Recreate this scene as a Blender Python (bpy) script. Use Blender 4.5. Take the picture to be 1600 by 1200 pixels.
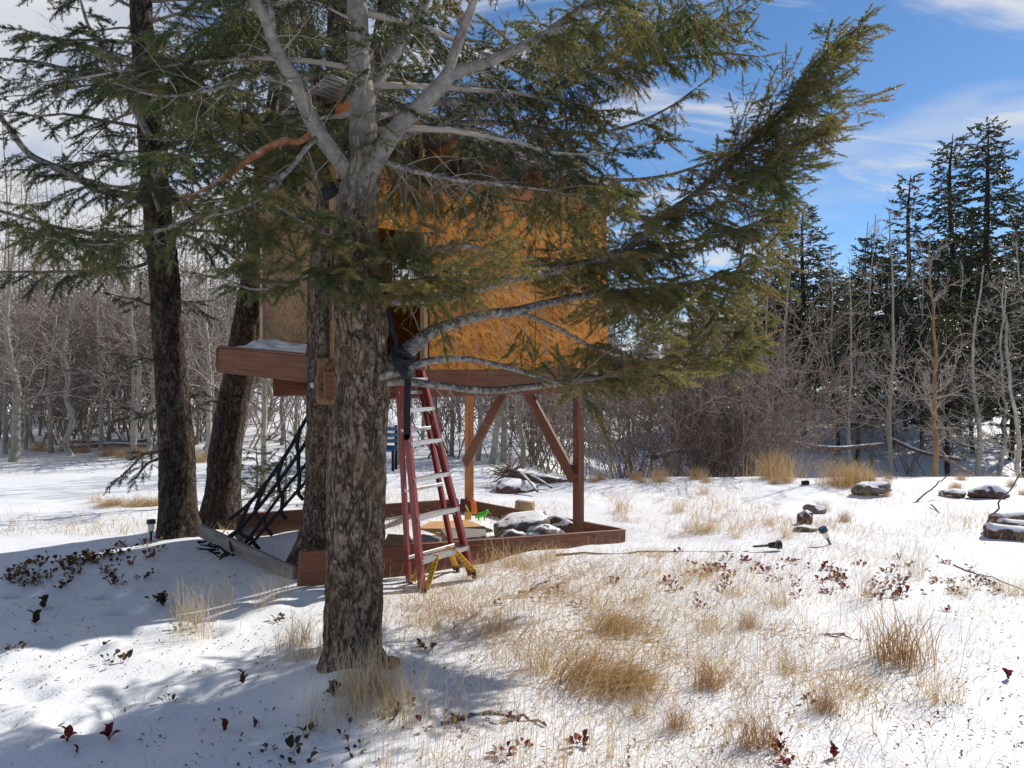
import bpy, bmesh, math, random
import numpy as np
from mathutils import Vector, Matrix

# ------------------------------------------------------------------ camera, world, sun, exposure
for o in list(bpy.data.objects):
    bpy.data.objects.remove(o)
scene = bpy.context.scene
COL = scene.collection
F_PX, CX, HY, EYE = 1209.0, 800.0, 610.0, 1.6      # focal length and horizon of the 1600 px photograph

cam_d = bpy.data.cameras.new('camera')
cam = bpy.data.objects.new('camera', cam_d)
COL.objects.link(cam)
cam.location = (0, 0, EYE)
cam.rotation_euler = (math.radians(90), 0, 0)
cam_d.sensor_width = 36.0
cam_d.lens = F_PX / 1600.0 * 36.0
cam_d.shift_y = (HY - 600.0) / 1600.0
cam_d.clip_start = 0.05
cam_d.clip_end = 3000
scene.camera = cam

SUN_EL = math.radians(37)
SUN_AZ = math.radians(50)                            # clockwise from +Y: right and ahead of the camera
SUN = Vector((math.sin(SUN_AZ) * math.cos(SUN_EL), math.cos(SUN_AZ) * math.cos(SUN_EL), math.sin(SUN_EL)))
sun_d = bpy.data.lights.new('sun', 'SUN')
sun_d.energy = 5.0
sun_d.angle = math.radians(0.53)
sun_d.color = (1.0, 0.95, 0.87)
sun_o = bpy.data.objects.new('sun', sun_d)
COL.objects.link(sun_o)
sun_o.rotation_euler = (-SUN).to_track_quat('-Z', 'Y').to_euler()

world = bpy.data.worlds.new('World')
scene.world = world
world.use_nodes = True


def build_world():
    nt = world.node_tree
    nt.nodes.clear()
    N, L = nt.nodes.new, nt.links.new
    out = N('ShaderNodeOutputWorld')
    bg = N('ShaderNodeBackground')
    bg.inputs['Strength'].default_value = 0.062
    sky = N('ShaderNodeTexSky')
    sky.sky_type = 'NISHITA'
    sky.sun_disc = False
    sky.sun_elevation = SUN_EL
    sky.sun_rotation = SUN_AZ
    sky.altitude = 2600
    sky.air_density = 1.0
    sky.dust_density = 0.6
    sky.ozone_density = 1.5
    tc = N('ShaderNodeTexCoord')
    sep = N('ShaderNodeSeparateXYZ')
    L(tc.outputs['Generated'], sep.inputs[0])

    def math_(op, a, b=None, clamp=False):
        m = N('ShaderNodeMath')
        m.operation = op
        m.use_clamp = clamp
        for i, v in enumerate((a, b)):
            if v is None:
                continue
            if isinstance(v, (int, float)):
                m.inputs[i].default_value = v
            else:
                L(v, m.inputs[i])
        return m.outputs[0]
    # project the direction on a flat cloud sheet
    zz = math_('ADD', math_('MAXIMUM', sep.outputs[2], 0.0), 0.13)
    cx = math_('DIVIDE', sep.outputs[0], zz)
    cy = math_('DIVIDE', sep.outputs[1], zz)
    comb = N('ShaderNodeCombineXYZ')
    L(cx, comb.inputs[0])
    L(cy, comb.inputs[1])

    def noise(scale, sx, sy, rot, off, detail, dist, rough=0.55):
        mp = N('ShaderNodeMapping')
        mp.inputs['Scale'].default_value = (sx, sy, 1)
        mp.inputs['Rotation'].default_value = (0, 0, rot)
        mp.inputs['Location'].default_value = off
        L(comb.outputs[0], mp.inputs[0])
        n = N('ShaderNodeTexNoise')
        n.inputs['Scale'].default_value = scale
        n.inputs['Detail'].default_value = detail
        n.inputs['Roughness'].default_value = rough
        n.inputs['Distortion'].default_value = dist
        L(mp.outputs[0], n.inputs[0])
        return n.outputs[0]

    def ramp(v, a, b):
        r = N('ShaderNodeMapRange')
        r.interpolation_type = 'SMOOTHSTEP'
        r.inputs[1].default_value = a
        r.inputs[2].default_value = b
        L(v, r.inputs[0])
        return r.outputs[0]
    cirrus = noise(1.2, 1.0, 2.6, math.radians(-20), (5.1, 6.3, 0), 8, 0.9, 0.6)
    bank = noise(0.55, 1, 1, 0, (3.0, 0.6, 0), 6, 0.2)
    # the weather comes from the left: denser cloud sheet over there, thin streaks elsewhere
    bias = ramp(math_('SUBTRACT', math_('SUBTRACT', math_('MULTIPLY', sep.outputs[1], 0.35), sep.outputs[0]), math_('MULTIPLY', sep.outputs[2], 1.0)), 0.02, 0.36)
    m1 = math_('MULTIPLY', ramp(cirrus, 0.50, 0.72), 0.92)
    m2 = ramp(math_('ADD', bank, math_('MULTIPLY', bias, 0.34)), 0.58, 0.76)
    low = ramp(math_('SUBTRACT', noise(1.1, 1, 1, 0, (1.7, 5.2, 0), 5, 0.1),
                     math_('MULTIPLY', sep.outputs[2], 1.5)), 0.30, 0.42)
    m = math_('MAXIMUM', math_('MAXIMUM', m1, m2), math_('MULTIPLY', low, 0.9), clamp=True)
    hs = N('ShaderNodeHueSaturation')
    hs.inputs['Saturation'].default_value = 1.22
    hs.inputs['Value'].default_value = 1.8
    L(sky.outputs[0], hs.inputs['Color'])
    mix = N('ShaderNodeMix')
    mix.data_type = 'RGBA'
    L(m, mix.inputs[0])
    L(hs.outputs[0], mix.inputs[6])
    mix.inputs[7].default_value = (11.0, 11.2, 11.7, 1)
    L(mix.outputs[2], bg.inputs['Color'])
    L(bg.outputs[0], out.inputs['Surface'])


build_world()
vs = scene.view_settings
vs.view_transform = 'Standard'
vs.look = 'None'
vs.exposure = 0.15
vs.gamma = 1.0
vs.use_curve_mapping = False
scene.render.resolution_x = 1024
scene.render.resolution_y = 768

rng = np.random.default_rng(7)
random.seed(7)

# ------------------------------------------------------------------ helpers: maths


def P(px, py, d):
    """photo pixel + distance along the view axis -> point"""
    return np.array([(px - CX) / F_PX * d, d, EYE - (py - HY) / F_PX * d])


def smooth(a, b, x):
    t = np.clip((x - a) / (b - a), 0, 1)
    return t * t * (3 - 2 * t)


def _hash(ix, iy, iz, seed):
    h = (ix * 374761393 + iy * 668265263 + iz * 2147483647 + seed * 1274126177) & 0xffffffff
    h = ((h ^ (h >> 13)) * 1274126177) & 0xffffffff
    h = h ^ (h >> 16)
    return (h & 0xffff) / 65535.0


def vnoise(x, y, z=0.0, seed=0):
    x = np.asarray(x, float)
    y = np.asarray(y, float)
    z = np.asarray(z, float) + np.zeros_like(x)
    ix, iy, iz = np.floor(x).astype(np.int64), np.floor(y).astype(np.int64), np.floor(z).astype(np.int64)
    fx, fy, fz = x - ix, y - iy, z - iz
    fx, fy, fz = (f * f * (3 - 2 * f) for f in (fx, fy, fz))
    r = 0
    for dx in (0, 1):
        for dy in (0, 1):
            for dz in (0, 1):
                w = (fx if dx else 1 - fx) * (fy if dy else 1 - fy) * (fz if dz else 1 - fz)
                r = r + w * _hash(ix + dx, iy + dy, iz + dz, seed)
    return r * 2 - 1


def fbm(x, y, z=0.0, oct=4, seed=0):
    r, a = 0, 0.5
    for i in range(oct):
        k = 2.03 ** i
        r = r + a * vnoise(np.asarray(x) * k, np.asarray(y) * k, np.asarray(z) * k, seed + i * 17)
        a *= 0.5
    return r


def nrm(v):
    v = np.asarray(v, float)
    n = np.linalg.norm(v, axis=-1, keepdims=True)
    return v / np.maximum(n, 1e-9)


# ------------------------------------------------------------------ helpers: mesh


def mk_mesh(name, V, Q=None, T=None, sm=True, attrs=None):
    me = bpy.data.meshes.new(name)
    V = np.asarray(V, np.float32).reshape(-1, 3)
    Q = np.zeros((0, 4), np.int32) if Q is None or len(Q) == 0 else np.asarray(Q, np.int32).reshape(-1, 4)
    T = np.zeros((0, 3), np.int32) if T is None or len(T) == 0 else np.asarray(T, np.int32).reshape(-1, 3)
    me.vertices.add(len(V))
    me.vertices.foreach_set('co', V.ravel())
    idx = np.concatenate([Q.ravel(), T.ravel()])
    me.loops.add(len(idx))
    me.loops.foreach_set('vertex_index', idx)
    ls = np.concatenate([np.arange(len(Q)) * 4, len(Q) * 4 + np.arange(len(T)) * 3]).astype(np.int32)
    me.polygons.add(len(ls))
    me.polygons.foreach_set('loop_start', ls)
    me.polygons.foreach_set('use_smooth', np.full(len(ls), sm, bool))
    me.update(calc_edges=True)
    for k, a in (attrs or {}).items():
        at = me.attributes.new(k, 'FLOAT', 'POINT')
        at.data.foreach_set('value', np.asarray(a, np.float32))
    return me


def catmull(pts, n):
    pts = np.asarray(pts, float)
    p = np.vstack([2 * pts[0] - pts[1], pts, 2 * pts[-1] - pts[-2]])
    out = []
    m = len(pts) - 1
    for t in np.linspace(0, m, n):
        i = min(int(t), m - 1)
        u = t - i
        a, b, c, d = p[i], p[i + 1], p[i + 2], p[i + 3]
        out.append(0.5 * ((2 * b) + (-a + c) * u + (2 * a - 5 * b + 4 * c - d) * u * u + (-a + 3 * b - 3 * c + d) * u ** 3))
    return np.array(out)


def frames(C):
    T = nrm(np.gradient(C, axis=0))
    ref = np.array([0.31, 0.17, 0.93]) if abs(T[0][2]) < 0.8 else np.array([1.0, 0.13, 0.05])
    A = np.zeros_like(C)
    a = nrm(ref - T[0] * np.dot(ref, T[0]))
    for i in range(len(C)):
        a = nrm(a - T[i] * np.dot(a, T[i]))
        A[i] = a
    return T, A, np.cross(T, A)


def tube(C, R, n=8, disp=None, cap=True):
    """swept tube along C with radii R; disp(phi, ring, point) may add to the radius"""
    C = np.asarray(C, float)
    R = np.asarray(R, float)
    T, A, B = frames(C)
    ph = np.linspace(0, 2 * np.pi, n, endpoint=False)
    dirs = A[:, None] * np.cos(ph)[None, :, None] + B[:, None] * np.sin(ph)[None, :, None]
    rr = R[:, None] + np.zeros((1, n))
    pts = C[:, None] + dirs * rr[..., None]
    if disp is not None:
        rr = rr + disp(pts, R[:, None])
        pts = C[:, None] + dirs * rr[..., None]
    k = len(C)
    V = pts.reshape(-1, 3)
    i = np.arange(k - 1)[:, None] * n
    j = np.arange(n)[None]
    j2 = (j + 1) % n
    Q = np.stack([i + j, i + j2, i + n + j2, i + n + j], -1).reshape(-1, 4)
    Tt = np.zeros((0, 3), int)
    if cap:
        V = np.vstack([V, C[:1], C[-1:]])
        a, b = len(V) - 2, len(V) - 1
        jj = np.arange(n)
        t0 = np.stack([np.full(n, a), (jj + 1) % n, jj], -1)
        o = (k - 1) * n
        t1 = np.stack([np.full(n, b), o + jj, o + (jj + 1) % n], -1)
        Tt = np.vstack([t0, t1])
    return V, Q, Tt


class Acc:
    """collects arrays into one mesh"""

    def __init__(s):
        s.V, s.Q, s.T, s.n, s.A = [], [], [], 0, []

    def add(s, V, Q=None, T=None, a=0.0):
        V = np.asarray(V, float).reshape(-1, 3)
        if Q is not None and len(Q):
            s.Q.append(np.asarray(Q) + s.n)
        if T is not None and len(T):
            s.T.append(np.asarray(T) + s.n)
        s.V.append(V)
        s.A.append(np.broadcast_to(np.asarray(a, float), (len(V),)))
        s.n += len(V)

    def tube(s, C, R, n=6, disp=None, a=0.0):
        s.add(*tube(C, R, n, disp), a=a)

    def segs(s, P0, P1, R0, R1, n=3, a=0.0):
        """many straight tapered prisms at once"""
        P0, P1 = np.asarray(P0, float), np.asarray(P1, float)
        R0, R1 = np.asarray(R0, float), np.asarray(R1, float)
        if len(P0) == 0:
            return
        T = nrm(P1 - P0)
        ref = np.where(np.abs(T[:, 2:3]) < 0.8, np.array([[0.1, 0.2, 0.97]]), np.array([[0.97, 0.2, 0.1]]))
        A = nrm(np.cross(T, ref))
        B = np.cross(T, A)
        ph = np.arange(n) * 2 * np.pi / n
        D = A[:, None] * np.cos(ph)[None, :, None] + B[:, None] * np.sin(ph)[None, :, None]
        V = np.concatenate([P0[:, None] + D * R0[:, None, None], P1[:, None] + D * R1[:, None, None]], 1)
        m = len(P0)
        o = (np.arange(m) * 2 * n)[:, None]
        j = np.arange(n)[None]
        Q = np.stack([o + j, o + (j + 1) % n, o + n + (j + 1) % n, o + n + j], -1).reshape(-1, 4)
        s.add(V.reshape(-1, 3), Q, a=a if np.isscalar(a) else np.repeat(a, 2 * n))

    def mesh(s, name, sm=True):
        V = np.vstack(s.V) if s.V else np.zeros((0, 3))
        return mk_mesh(name, V, np.vstack(s.Q) if s.Q else None, np.vstack(s.T) if s.T else None, sm,
                       {'tint': np.concatenate(s.A)} if s.A else None)


WM = {}


def link(name, me, mat, parent=None, M=None):
    o = bpy.data.objects.new(name, me)
    COL.objects.link(o)
    if mat is not None and me is not None and len(me.materials) == 0:
        me.materials.append(mat)
    if M is None:
        M = Matrix.Identity(4)
    o.matrix_basis = M
    if parent is not None:
        o.parent = parent
        o.matrix_parent_inverse = WM[parent.name].inverted()
    WM[o.name] = M.copy()
    return o


def thing(name, label, cat, loc=(0, 0, 0), group=None, rz=0.0):
    o = bpy.data.objects.new(name, None)
    COL.objects.link(o)
    o.empty_display_size = 0.1
    M = Matrix.Translation(Vector([float(v) for v in loc])) @ Matrix.Rotation(rz, 4, 'Z')
    o.matrix_basis = M
    WM[o.name] = M
    tag(o, label, cat, group)
    return o


def tag(o, label=None, cat=None, group=None, kind=None):
    for k, v in (('label', label), ('category', cat), ('group', group), ('kind', kind)):
        if v:
            o[k] = v
    return o


def copy_tree(o, parent=None):
    c = o.copy()
    COL.objects.link(c)
    if parent is not None:
        c.parent = parent
    WM[c.name] = c.matrix_basis.copy()
    for ch in list(o.children):
        copy_tree(ch, c)
    return c


def place(o, loc, rz=0.0, s=1.0, tilt=(0, 0)):
    o.location = [float(v) for v in loc]
    o.rotation_euler = (tilt[0], tilt[1], rz)
    o.scale = (s, s, s)
    return o


def axes_matrix(p, x, y, z):
    M = Matrix.Identity(4)
    for i in range(3):
        M[i][0], M[i][1], M[i][2], M[i][3] = float(x[i]), float(y[i]), float(z[i]), float(p[i])
    return M


_boxes = {}


def box_mesh(sx, sy, sz, bev=0.004, name='board'):
    key = (round(sx, 4), round(sy, 4), round(sz, 4), bev)
    bm = bmesh.new()
    bmesh.ops.create_cube(bm, size=1)
    bmesh.ops.scale(bm, vec=(sx, sy, sz), verts=bm.verts)
    if bev:
        bmesh.ops.bevel(bm, geom=bm.edges[:], offset=bev, segments=1, affect='EDGES', profile=0.5)
    me = bpy.data.meshes.new(name)
    bm.to_mesh(me)
    bm.free()
    return me


def bar(name, p0, p1, w, h, mat, parent=None, up=(0, 0, 1), bev=0.004, off=0.0):
    """board from p0 to p1 (centre line), width w across, height h along up"""
    p0, p1 = np.asarray(p0, float), np.asarray(p1, float)
    x = nrm(p1 - p0)
    y = nrm(np.cross(np.asarray(up, float), x))
    z = np.cross(x, y)
    L = np.linalg.norm(p1 - p0)
    return link(name, box_mesh(L, w, h, bev, name), mat, parent, axes_matrix((p0 + p1) / 2, x, y, z))


# ------------------------------------------------------------------ helpers: materials


class Mat:
    def __init__(s, name, rough=0.8, spec=0.3):
        s.m = bpy.data.materials.new(name)
        s.m.use_nodes = True
        s.nt = s.m.node_tree
        s.b = s.nt.nodes['Principled BSDF']
        s.out = s.nt.nodes['Material Output']
        s.b.inputs['Roughness'].default_value = rough
        s.b.inputs['Specular IOR Level'].default_value = spec
        tc = s.nt.nodes.new('ShaderNodeTexCoord')
        s.obj = tc.outputs['Object']
        s.gen = tc.outputs['Generated']

    def n(s, t, **kw):
        x = s.nt.nodes.new(t)
        for k, v in kw.items():
            setattr(x, k, v)
        return x

    def l(s, a, b):
        s.nt.links.new(a, b)

    def map(s, scale=(1, 1, 1), loc=(0, 0, 0), rot=(0, 0, 0), src=None):
        m = s.n('ShaderNodeMapping')
        m.inputs['Scale'].default_value = scale
        m.inputs['Location'].default_value = loc
        m.inputs['Rotation'].default_value = rot
        s.l(src or s.obj, m.inputs[0])
        return m.outputs[0]

    def noise(s, scale, vec=None, detail=4, rough=0.55, dist=0.0):
        n = s.n('ShaderNodeTexNoise')
        n.inputs['Scale'].default_value = scale
        n.inputs['Detail'].default_value = detail
        n.inputs['Roughness'].default_value = rough
        n.inputs['Distortion'].default_value = dist
        s.l(vec or s.obj, n.inputs[0])
        return n.outputs[0]

    def voro(s, scale, vec=None, feature='F1', rand=1.0, out='Distance'):
        n = s.n('ShaderNodeTexVoronoi', feature=feature)
        n.inputs['Scale'].default_value = scale
        n.inputs['Randomness'].default_value = rand
        s.l(vec or s.obj, n.inputs[0])
        return n.outputs[out]

    def ramp(s, v, stops, interp='LINEAR'):
        r = s.n('ShaderNodeValToRGB')
        r.color_ramp.interpolation = interp
        el = r.color_ramp.elements
        while len(el) < len(stops):
            el.new(0.5)
        for e, (p, c) in zip(el, stops):
            e.position = p
            e.color = (c, c, c, 1) if isinstance(c, (int, float)) else (*c, 1)
        s.l(v, r.inputs[0])
        return r.outputs[0]

    def mix(s, f, a, b, mode='MIX'):
        m = s.n('ShaderNodeMix', data_type='RGBA', blend_type=mode)
        for sock, v in ((m.inputs[0], f), (m.inputs[6], a), (m.inputs[7], b)):
            if isinstance(v, (int, float)):
                sock.default_value = v if sock == m.inputs[0] else (v, v, v, 1)
            elif isinstance(v, tuple):
                sock.default_value = (*v, 1)
            else:
                s.l(v, sock)
        return m.outputs[2]

    def math(s, op, a, b=0.0, clamp=False):
        m = s.n('ShaderNodeMath', operation=op, use_clamp=clamp)
        for i, v in enumerate((a, b)):
            if isinstance(v, (int, float)):
                m.inputs[i].default_value = v
            else:
                s.l(v, m.inputs[i])
        return m.outputs[0]

    def attr(s, name='tint', ty='GEOMETRY'):
        return s.n('ShaderNodeAttribute', attribute_name=name, attribute_type=ty).outputs['Fac']

    def rand(s):
        return s.n('ShaderNodeObjectInfo').outputs['Random']

    def col(s, v):
        if isinstance(v, tuple):
            s.b.inputs['Base Color'].default_value = (*v, 1)
        else:
            s.l(v, s.b.inputs['Base Color'])
        return s

    def rough(s, v):
        s.l(v, s.b.inputs['Roughness'])
        return s

    def bump(s, h, dist=0.005, strength=1.0):
        b = s.n('ShaderNodeBump')
        b.inputs['Distance'].default_value = dist
        b.inputs['Strength'].default_value = strength
        s.l(h, b.inputs['Height'])
        s.l(b.outputs[0], s.b.inputs['Normal'])
        return s


MAT = {}


def make_materials():
    # snow with thin places where straw and soil show through
    m = Mat('snow', 0.55, 0.25)
    big = m.noise(0.9, detail=5, rough=0.6)
    fine = m.noise(24, detail=5, rough=0.7)
    thin = m.attr('thin')
    patch = m.math('ADD', m.math('MULTIPLY', m.math('SUBTRACT', fine, 0.5), 1.5), m.math('MULTIPLY', m.math('SUBTRACT', big, 0.5), 0.6))
    patch = m.math('ADD', patch, m.math('SUBTRACT', thin, 0.10))
    f = m.ramp(patch, [(0.53, 0.0), (0.62, 1.0)])
    soil = m.ramp(m.noise(30, detail=3), [(0.3, (0.16, 0.10, 0.055)), (0.55, (0.38, 0.26, 0.13)), (0.75, (0.50, 0.37, 0.2))])
    m.col(m.mix(f, (0.80, 0.81, 0.83), soil))
    m.b.inputs['Subsurface Weight'].default_value = 0.0
    h = m.math('ADD', m.noise(55, detail=4), m.math('MULTIPLY', m.noise(9, detail=4), 2.0))
    m.bump(h, 0.012, 0.35)
    MAT['snow'] = m.m
    m = Mat('snow_clean', 0.55, 0.25).col((0.80, 0.81, 0.83))
    m.bump(m.noise(30, detail=5), 0.012, 0.6)
    MAT['snow_clean'] = m.m

    def bark(name, c, sc=1.0, depth=0.012, smooth_part=False, lich=0.5):
        m = Mat(name, 0.9, 0.15)
        v = m.map((1, 1, 0.66))
        n1 = m.noise(34 * sc, v, detail=7, rough=0.72, dist=0.35)
        n2 = m.noise(95 * sc, m.map((1, 1, 0.7)), detail=5, rough=0.7)
        n3 = m.noise(17 * sc, m.map((1, 1, 0.3), (3, 1, 7)), detail=5, rough=0.6, dist=0.8)
        fl = m.voro(75 * sc, m.map((1, 1, 0.6)), 'F1', out='Color')
        sepc = m.n('ShaderNodeSeparateColor')
        m.l(fl, sepc.inputs[0])
        mixv = m.math('ADD', m.math('ADD', m.math('MULTIPLY', n1, 0.55), m.math('MULTIPLY', n2, 0.25)), m.math('MULTIPLY', sepc.outputs[0], 0.2))
        plate = m.ramp(mixv, [(0.34, c[0]), (0.45, c[1]), (0.56, c[2]), (0.70, c[3])])
        furrow = m.ramp(m.math('ABSOLUTE', m.math('SUBTRACT', n3, 0.5)), [(0.0, 1.0), (0.055, 0.0)])
        ck = m.math('MAXIMUM', furrow, m.ramp(n1, [(0.36, 0.8), (0.43, 0.0)]))
        col = m.mix(m.math('MULTIPLY', ck, 0.85), plate, c[4])
        big = m.ramp(m.noise(5.0, m.map((1, 1, 0.6)), detail=4), [(0.50, 0.0), (0.66, 1.0)])
        col = m.mix(m.math('MULTIPLY', big, lich), col, c[5], 'MIX')
        hgt = m.math('SUBTRACT', m.math('ADD', m.math('MULTIPLY', n1, 1.6), m.math('MULTIPLY', n2, 0.6)), m.math('MULTIPLY', ck, 0.8))
        if smooth_part:
            sa = m.attr('smooth')
            lent = m.ramp(m.noise(26, m.map((1, 1, 5.0)), detail=3), [(0.56, 0.0), (0.68, 1.0)])
            vein = m.ramp(m.voro(9, m.map((1, 1, 0.5)), 'DISTANCE_TO_EDGE'), [(0.0, 1.0), (0.02, 0.0)])
            vein = m.math('MULTIPLY', vein, m.ramp(m.noise(3.0), [(0.5, 0.0), (0.6, 1.0)]))
            scol = m.mix(m.math('MULTIPLY', lent, 0.55), m.ramp(m.noise(18, detail=5), [(0.3, (0.17, 0.15, 0.13)), (0.7, (0.34, 0.31, 0.275))]), (0.15, 0.13, 0.11))
            scol = m.mix(vein, scol, (0.06, 0.05, 0.04))
            col = m.mix(sa, col, scol)
            hgt = m.math('MULTIPLY', hgt, m.math('SUBTRACT', 1.0, m.math('MULTIPLY', sa, 0.88)))
        m.col(col)
        m.bump(hgt, depth, 1.0)
        MAT[name] = m.m
    bark('bark_grey', [(0.060, 0.044, 0.035), (0.19, 0.138, 0.104), (0.34, 0.25, 0.18), (0.50, 0.40, 0.30), (0.034, 0.025, 0.019), (0.36, 0.21, 0.115)], 0.85, 0.020, True, 0.34)
    bark('bark_brown', [(0.05, 0.036, 0.028), (0.14, 0.10, 0.075), (0.24, 0.18, 0.135), (0.35, 0.28, 0.22), (0.025, 0.018, 0.014), (0.19, 0.10, 0.06)], 0.9, 0.016, False, 0.3)
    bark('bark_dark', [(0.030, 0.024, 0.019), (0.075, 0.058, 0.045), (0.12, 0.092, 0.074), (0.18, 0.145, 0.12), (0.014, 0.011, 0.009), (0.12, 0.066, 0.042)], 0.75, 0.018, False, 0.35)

    m = Mat('limb_bark', 0.85, 0.2)
    a_ = m.noise(26, detail=6, rough=0.7)
    g_ = m.n('ShaderNodeNewGeometry')
    sz = m.n('ShaderNodeSeparateXYZ')
    m.l(g_.outputs['Normal'], sz.inputs[0])
    base = m.ramp(a_, [(0.33, (0.11, 0.095, 0.08)), (0.5, (0.25, 0.23, 0.205)), (0.66, (0.42, 0.39, 0.355))])
    # old bark scales and lichen sit on the upper side of the boughs
    sc_ = m.ramp(m.math('ADD', m.noise(34, detail=6, rough=0.75), m.math('MULTIPLY', sz.outputs[2], 0.10)), [(0.52, 0.0), (0.62, 1.0)])
    m.col(m.mix(m.math('MULTIPLY', sc_, 0.8), base, (0.065, 0.052, 0.042)))
    m.bump(m.math('ADD', m.noise(90, detail=5), m.math('MULTIPLY', sc_, 1.2)), 0.006, 0.9)
    MAT['limb_bark'] = m.m
    m = Mat('red_bark', 0.85, 0.2)
    m.col(m.ramp(m.noise(20, detail=5), [(0.3, (0.16, 0.06, 0.03)), (0.55, (0.33, 0.14, 0.07)), (0.7, (0.42, 0.36, 0.32))]))
    m.bump(m.noise(60, detail=4), 0.008, 0.8)
    MAT['red_bark'] = m.m
    m = Mat('twig', 0.85, 0.2).col((0.22, 0.18, 0.145))
    MAT['twig'] = m.m
    m = Mat('dead_twig', 0.8, 0.25).col((0.38, 0.335, 0.29))
    MAT['dead_twig'] = m.m

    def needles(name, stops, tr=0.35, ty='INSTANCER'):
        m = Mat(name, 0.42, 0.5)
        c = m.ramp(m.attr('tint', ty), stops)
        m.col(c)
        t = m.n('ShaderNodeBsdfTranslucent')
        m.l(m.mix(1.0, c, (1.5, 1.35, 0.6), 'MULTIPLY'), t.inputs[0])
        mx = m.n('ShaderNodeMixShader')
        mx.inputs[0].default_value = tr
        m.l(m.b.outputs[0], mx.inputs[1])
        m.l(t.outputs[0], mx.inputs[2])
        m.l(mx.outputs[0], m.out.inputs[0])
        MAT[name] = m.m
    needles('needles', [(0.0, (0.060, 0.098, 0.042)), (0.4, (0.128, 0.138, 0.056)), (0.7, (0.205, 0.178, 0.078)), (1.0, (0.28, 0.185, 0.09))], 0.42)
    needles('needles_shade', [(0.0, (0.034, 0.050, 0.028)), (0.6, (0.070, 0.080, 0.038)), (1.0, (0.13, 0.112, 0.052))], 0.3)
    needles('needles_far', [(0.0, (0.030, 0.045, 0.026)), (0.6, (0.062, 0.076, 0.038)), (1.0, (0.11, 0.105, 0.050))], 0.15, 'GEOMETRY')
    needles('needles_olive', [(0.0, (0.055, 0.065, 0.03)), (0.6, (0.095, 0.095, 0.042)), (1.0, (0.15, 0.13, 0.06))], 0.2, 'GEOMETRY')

    m = Mat('cone', 0.8, 0.2)
    m.col(m.ramp(m.noise(60), [(0.35, (0.10, 0.035, 0.02)), (0.65, (0.30, 0.12, 0.06))]))
    MAT['cone'] = m.m

    # oriented strand board: many overlapping random flakes
    def osb(name, tint):
        m = Mat(name, 0.7, 0.25)
        c = None
        for i, (sx, sz, rot) in enumerate(((50, 14, 0.35), (44, 13, -0.6), (52, 15, 1.2), (46, 14, 1.9), (56, 15, 2.6))):
            v = m.map((sx, sx, sz), (i * 3.1, i * 1.7, i * 2.3), src=m.map(rot=(0, rot, 0)))
            cl = m.voro(1.0, v, 'F1', out='Color')
            s = m.n('ShaderNodeSeparateColor')
            m.l(cl, s.inputs[0])
            k = m.ramp(s.outputs[0], [(0.0, (tint[0] * 0.55, tint[1] * 0.48, tint[2] * 0.45)), (0.4, tint), (0.75, (tint[0] * 1.25, tint[1] * 1.35, tint[2] * 1.5)), (0.97, (min(0.95, tint[0] * 1.35), tint[1] * 1.6, tint[2] * 2.2))])
            c = k if c is None else m.mix(m.math('GREATER_THAN', s.outputs[1], 0.52), c, k)
        st = m.ramp(m.noise(1.6, m.map((1.6, 1, 0.5)), detail=5, rough=0.6), [(0.35, 0.62), (0.6, 1.0)])
        c = m.mix(1.0, c, st, 'MULTIPLY')
        m.col(c)
        m.bump(m.noise(60, detail=5), 0.003, 0.8)
        MAT[name] = m.m
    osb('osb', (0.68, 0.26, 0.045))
    osb('osb_weathered_shade', (0.30, 0.165, 0.07))  # weathered board, colour darkened further to carry the left wall's shade

    def wood(name, c0, c1, c2, rough=0.6, grain=1.0):
        m = Mat(name, rough, 0.3)
        oi = m.rand()
        off = m.n('ShaderNodeCombineXYZ')
        m.l(m.math('MULTIPLY', oi, 37.0), off.inputs[0])
        m.l(m.math('MULTIPLY', oi, 11.0), off.inputs[1])
        ad = m.n('ShaderNodeVectorMath', operation='ADD')
        m.l(m.obj, ad.inputs[0])
        m.l(off.outputs[0], ad.inputs[1])
        v = m.map((1.3, 26, 26), src=ad.outputs[0])
        g = m.noise(1.6 * grain, v, detail=6, rough=0.6, dist=0.6)
        wear = m.noise(3.5, ad.outputs[0], detail=5)
        knot = m.ramp(m.voro(3.1, m.map((0.55, 2.2, 2.2), src=ad.outputs[0])), [(0.035, 1.0), (0.075, 0.0)])
        c = m.ramp(g, [(0.28, c0), (0.5, c1), (0.75, c2)])
        c = m.mix(m.ramp(wear, [(0.5, 0.0), (0.75, 0.45)]), c, tuple(min(1, x * 1.5 + 0.02) for x in c1))
        c = m.mix(m.math('MULTIPLY', knot, 0.85), c, tuple(x * 0.3 for x in c0))
        m.col(c)
        m.bump(g, 0.003, 0.6)
        MAT[name] = m.m
    wood('stained_wood', (0.095, 0.036, 0.019), (0.170, 0.064, 0.033), (0.235, 0.098, 0.052))
    wood('cedar', (0.30, 0.10, 0.028), (0.45, 0.17, 0.05), (0.55, 0.25, 0.09))
    wood('raw_wood', (0.36, 0.23, 0.11), (0.52, 0.36, 0.19), (0.64, 0.48, 0.28))
    wood('grey_wood', (0.12, 0.11, 0.095), (0.22, 0.20, 0.175), (0.33, 0.30, 0.27), 0.85)
    wood('bare_stick', (0.11, 0.075, 0.05), (0.20, 0.14, 0.10), (0.30, 0.23, 0.17), 0.85)

    m = Mat('steel_roof', 0.35, 0.5)
    m.b.inputs['Metallic'].default_value = 0.85
    m.col(m.ramp(m.noise(8, detail=5), [(0.3, (0.42, 0.43, 0.44)), (0.7, (0.62, 0.63, 0.64))]))
    MAT['steel_roof'] = m.m
    m = Mat('aluminium', 0.38, 0.5)
    m.b.inputs['Metallic'].default_value = 0.75
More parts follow.
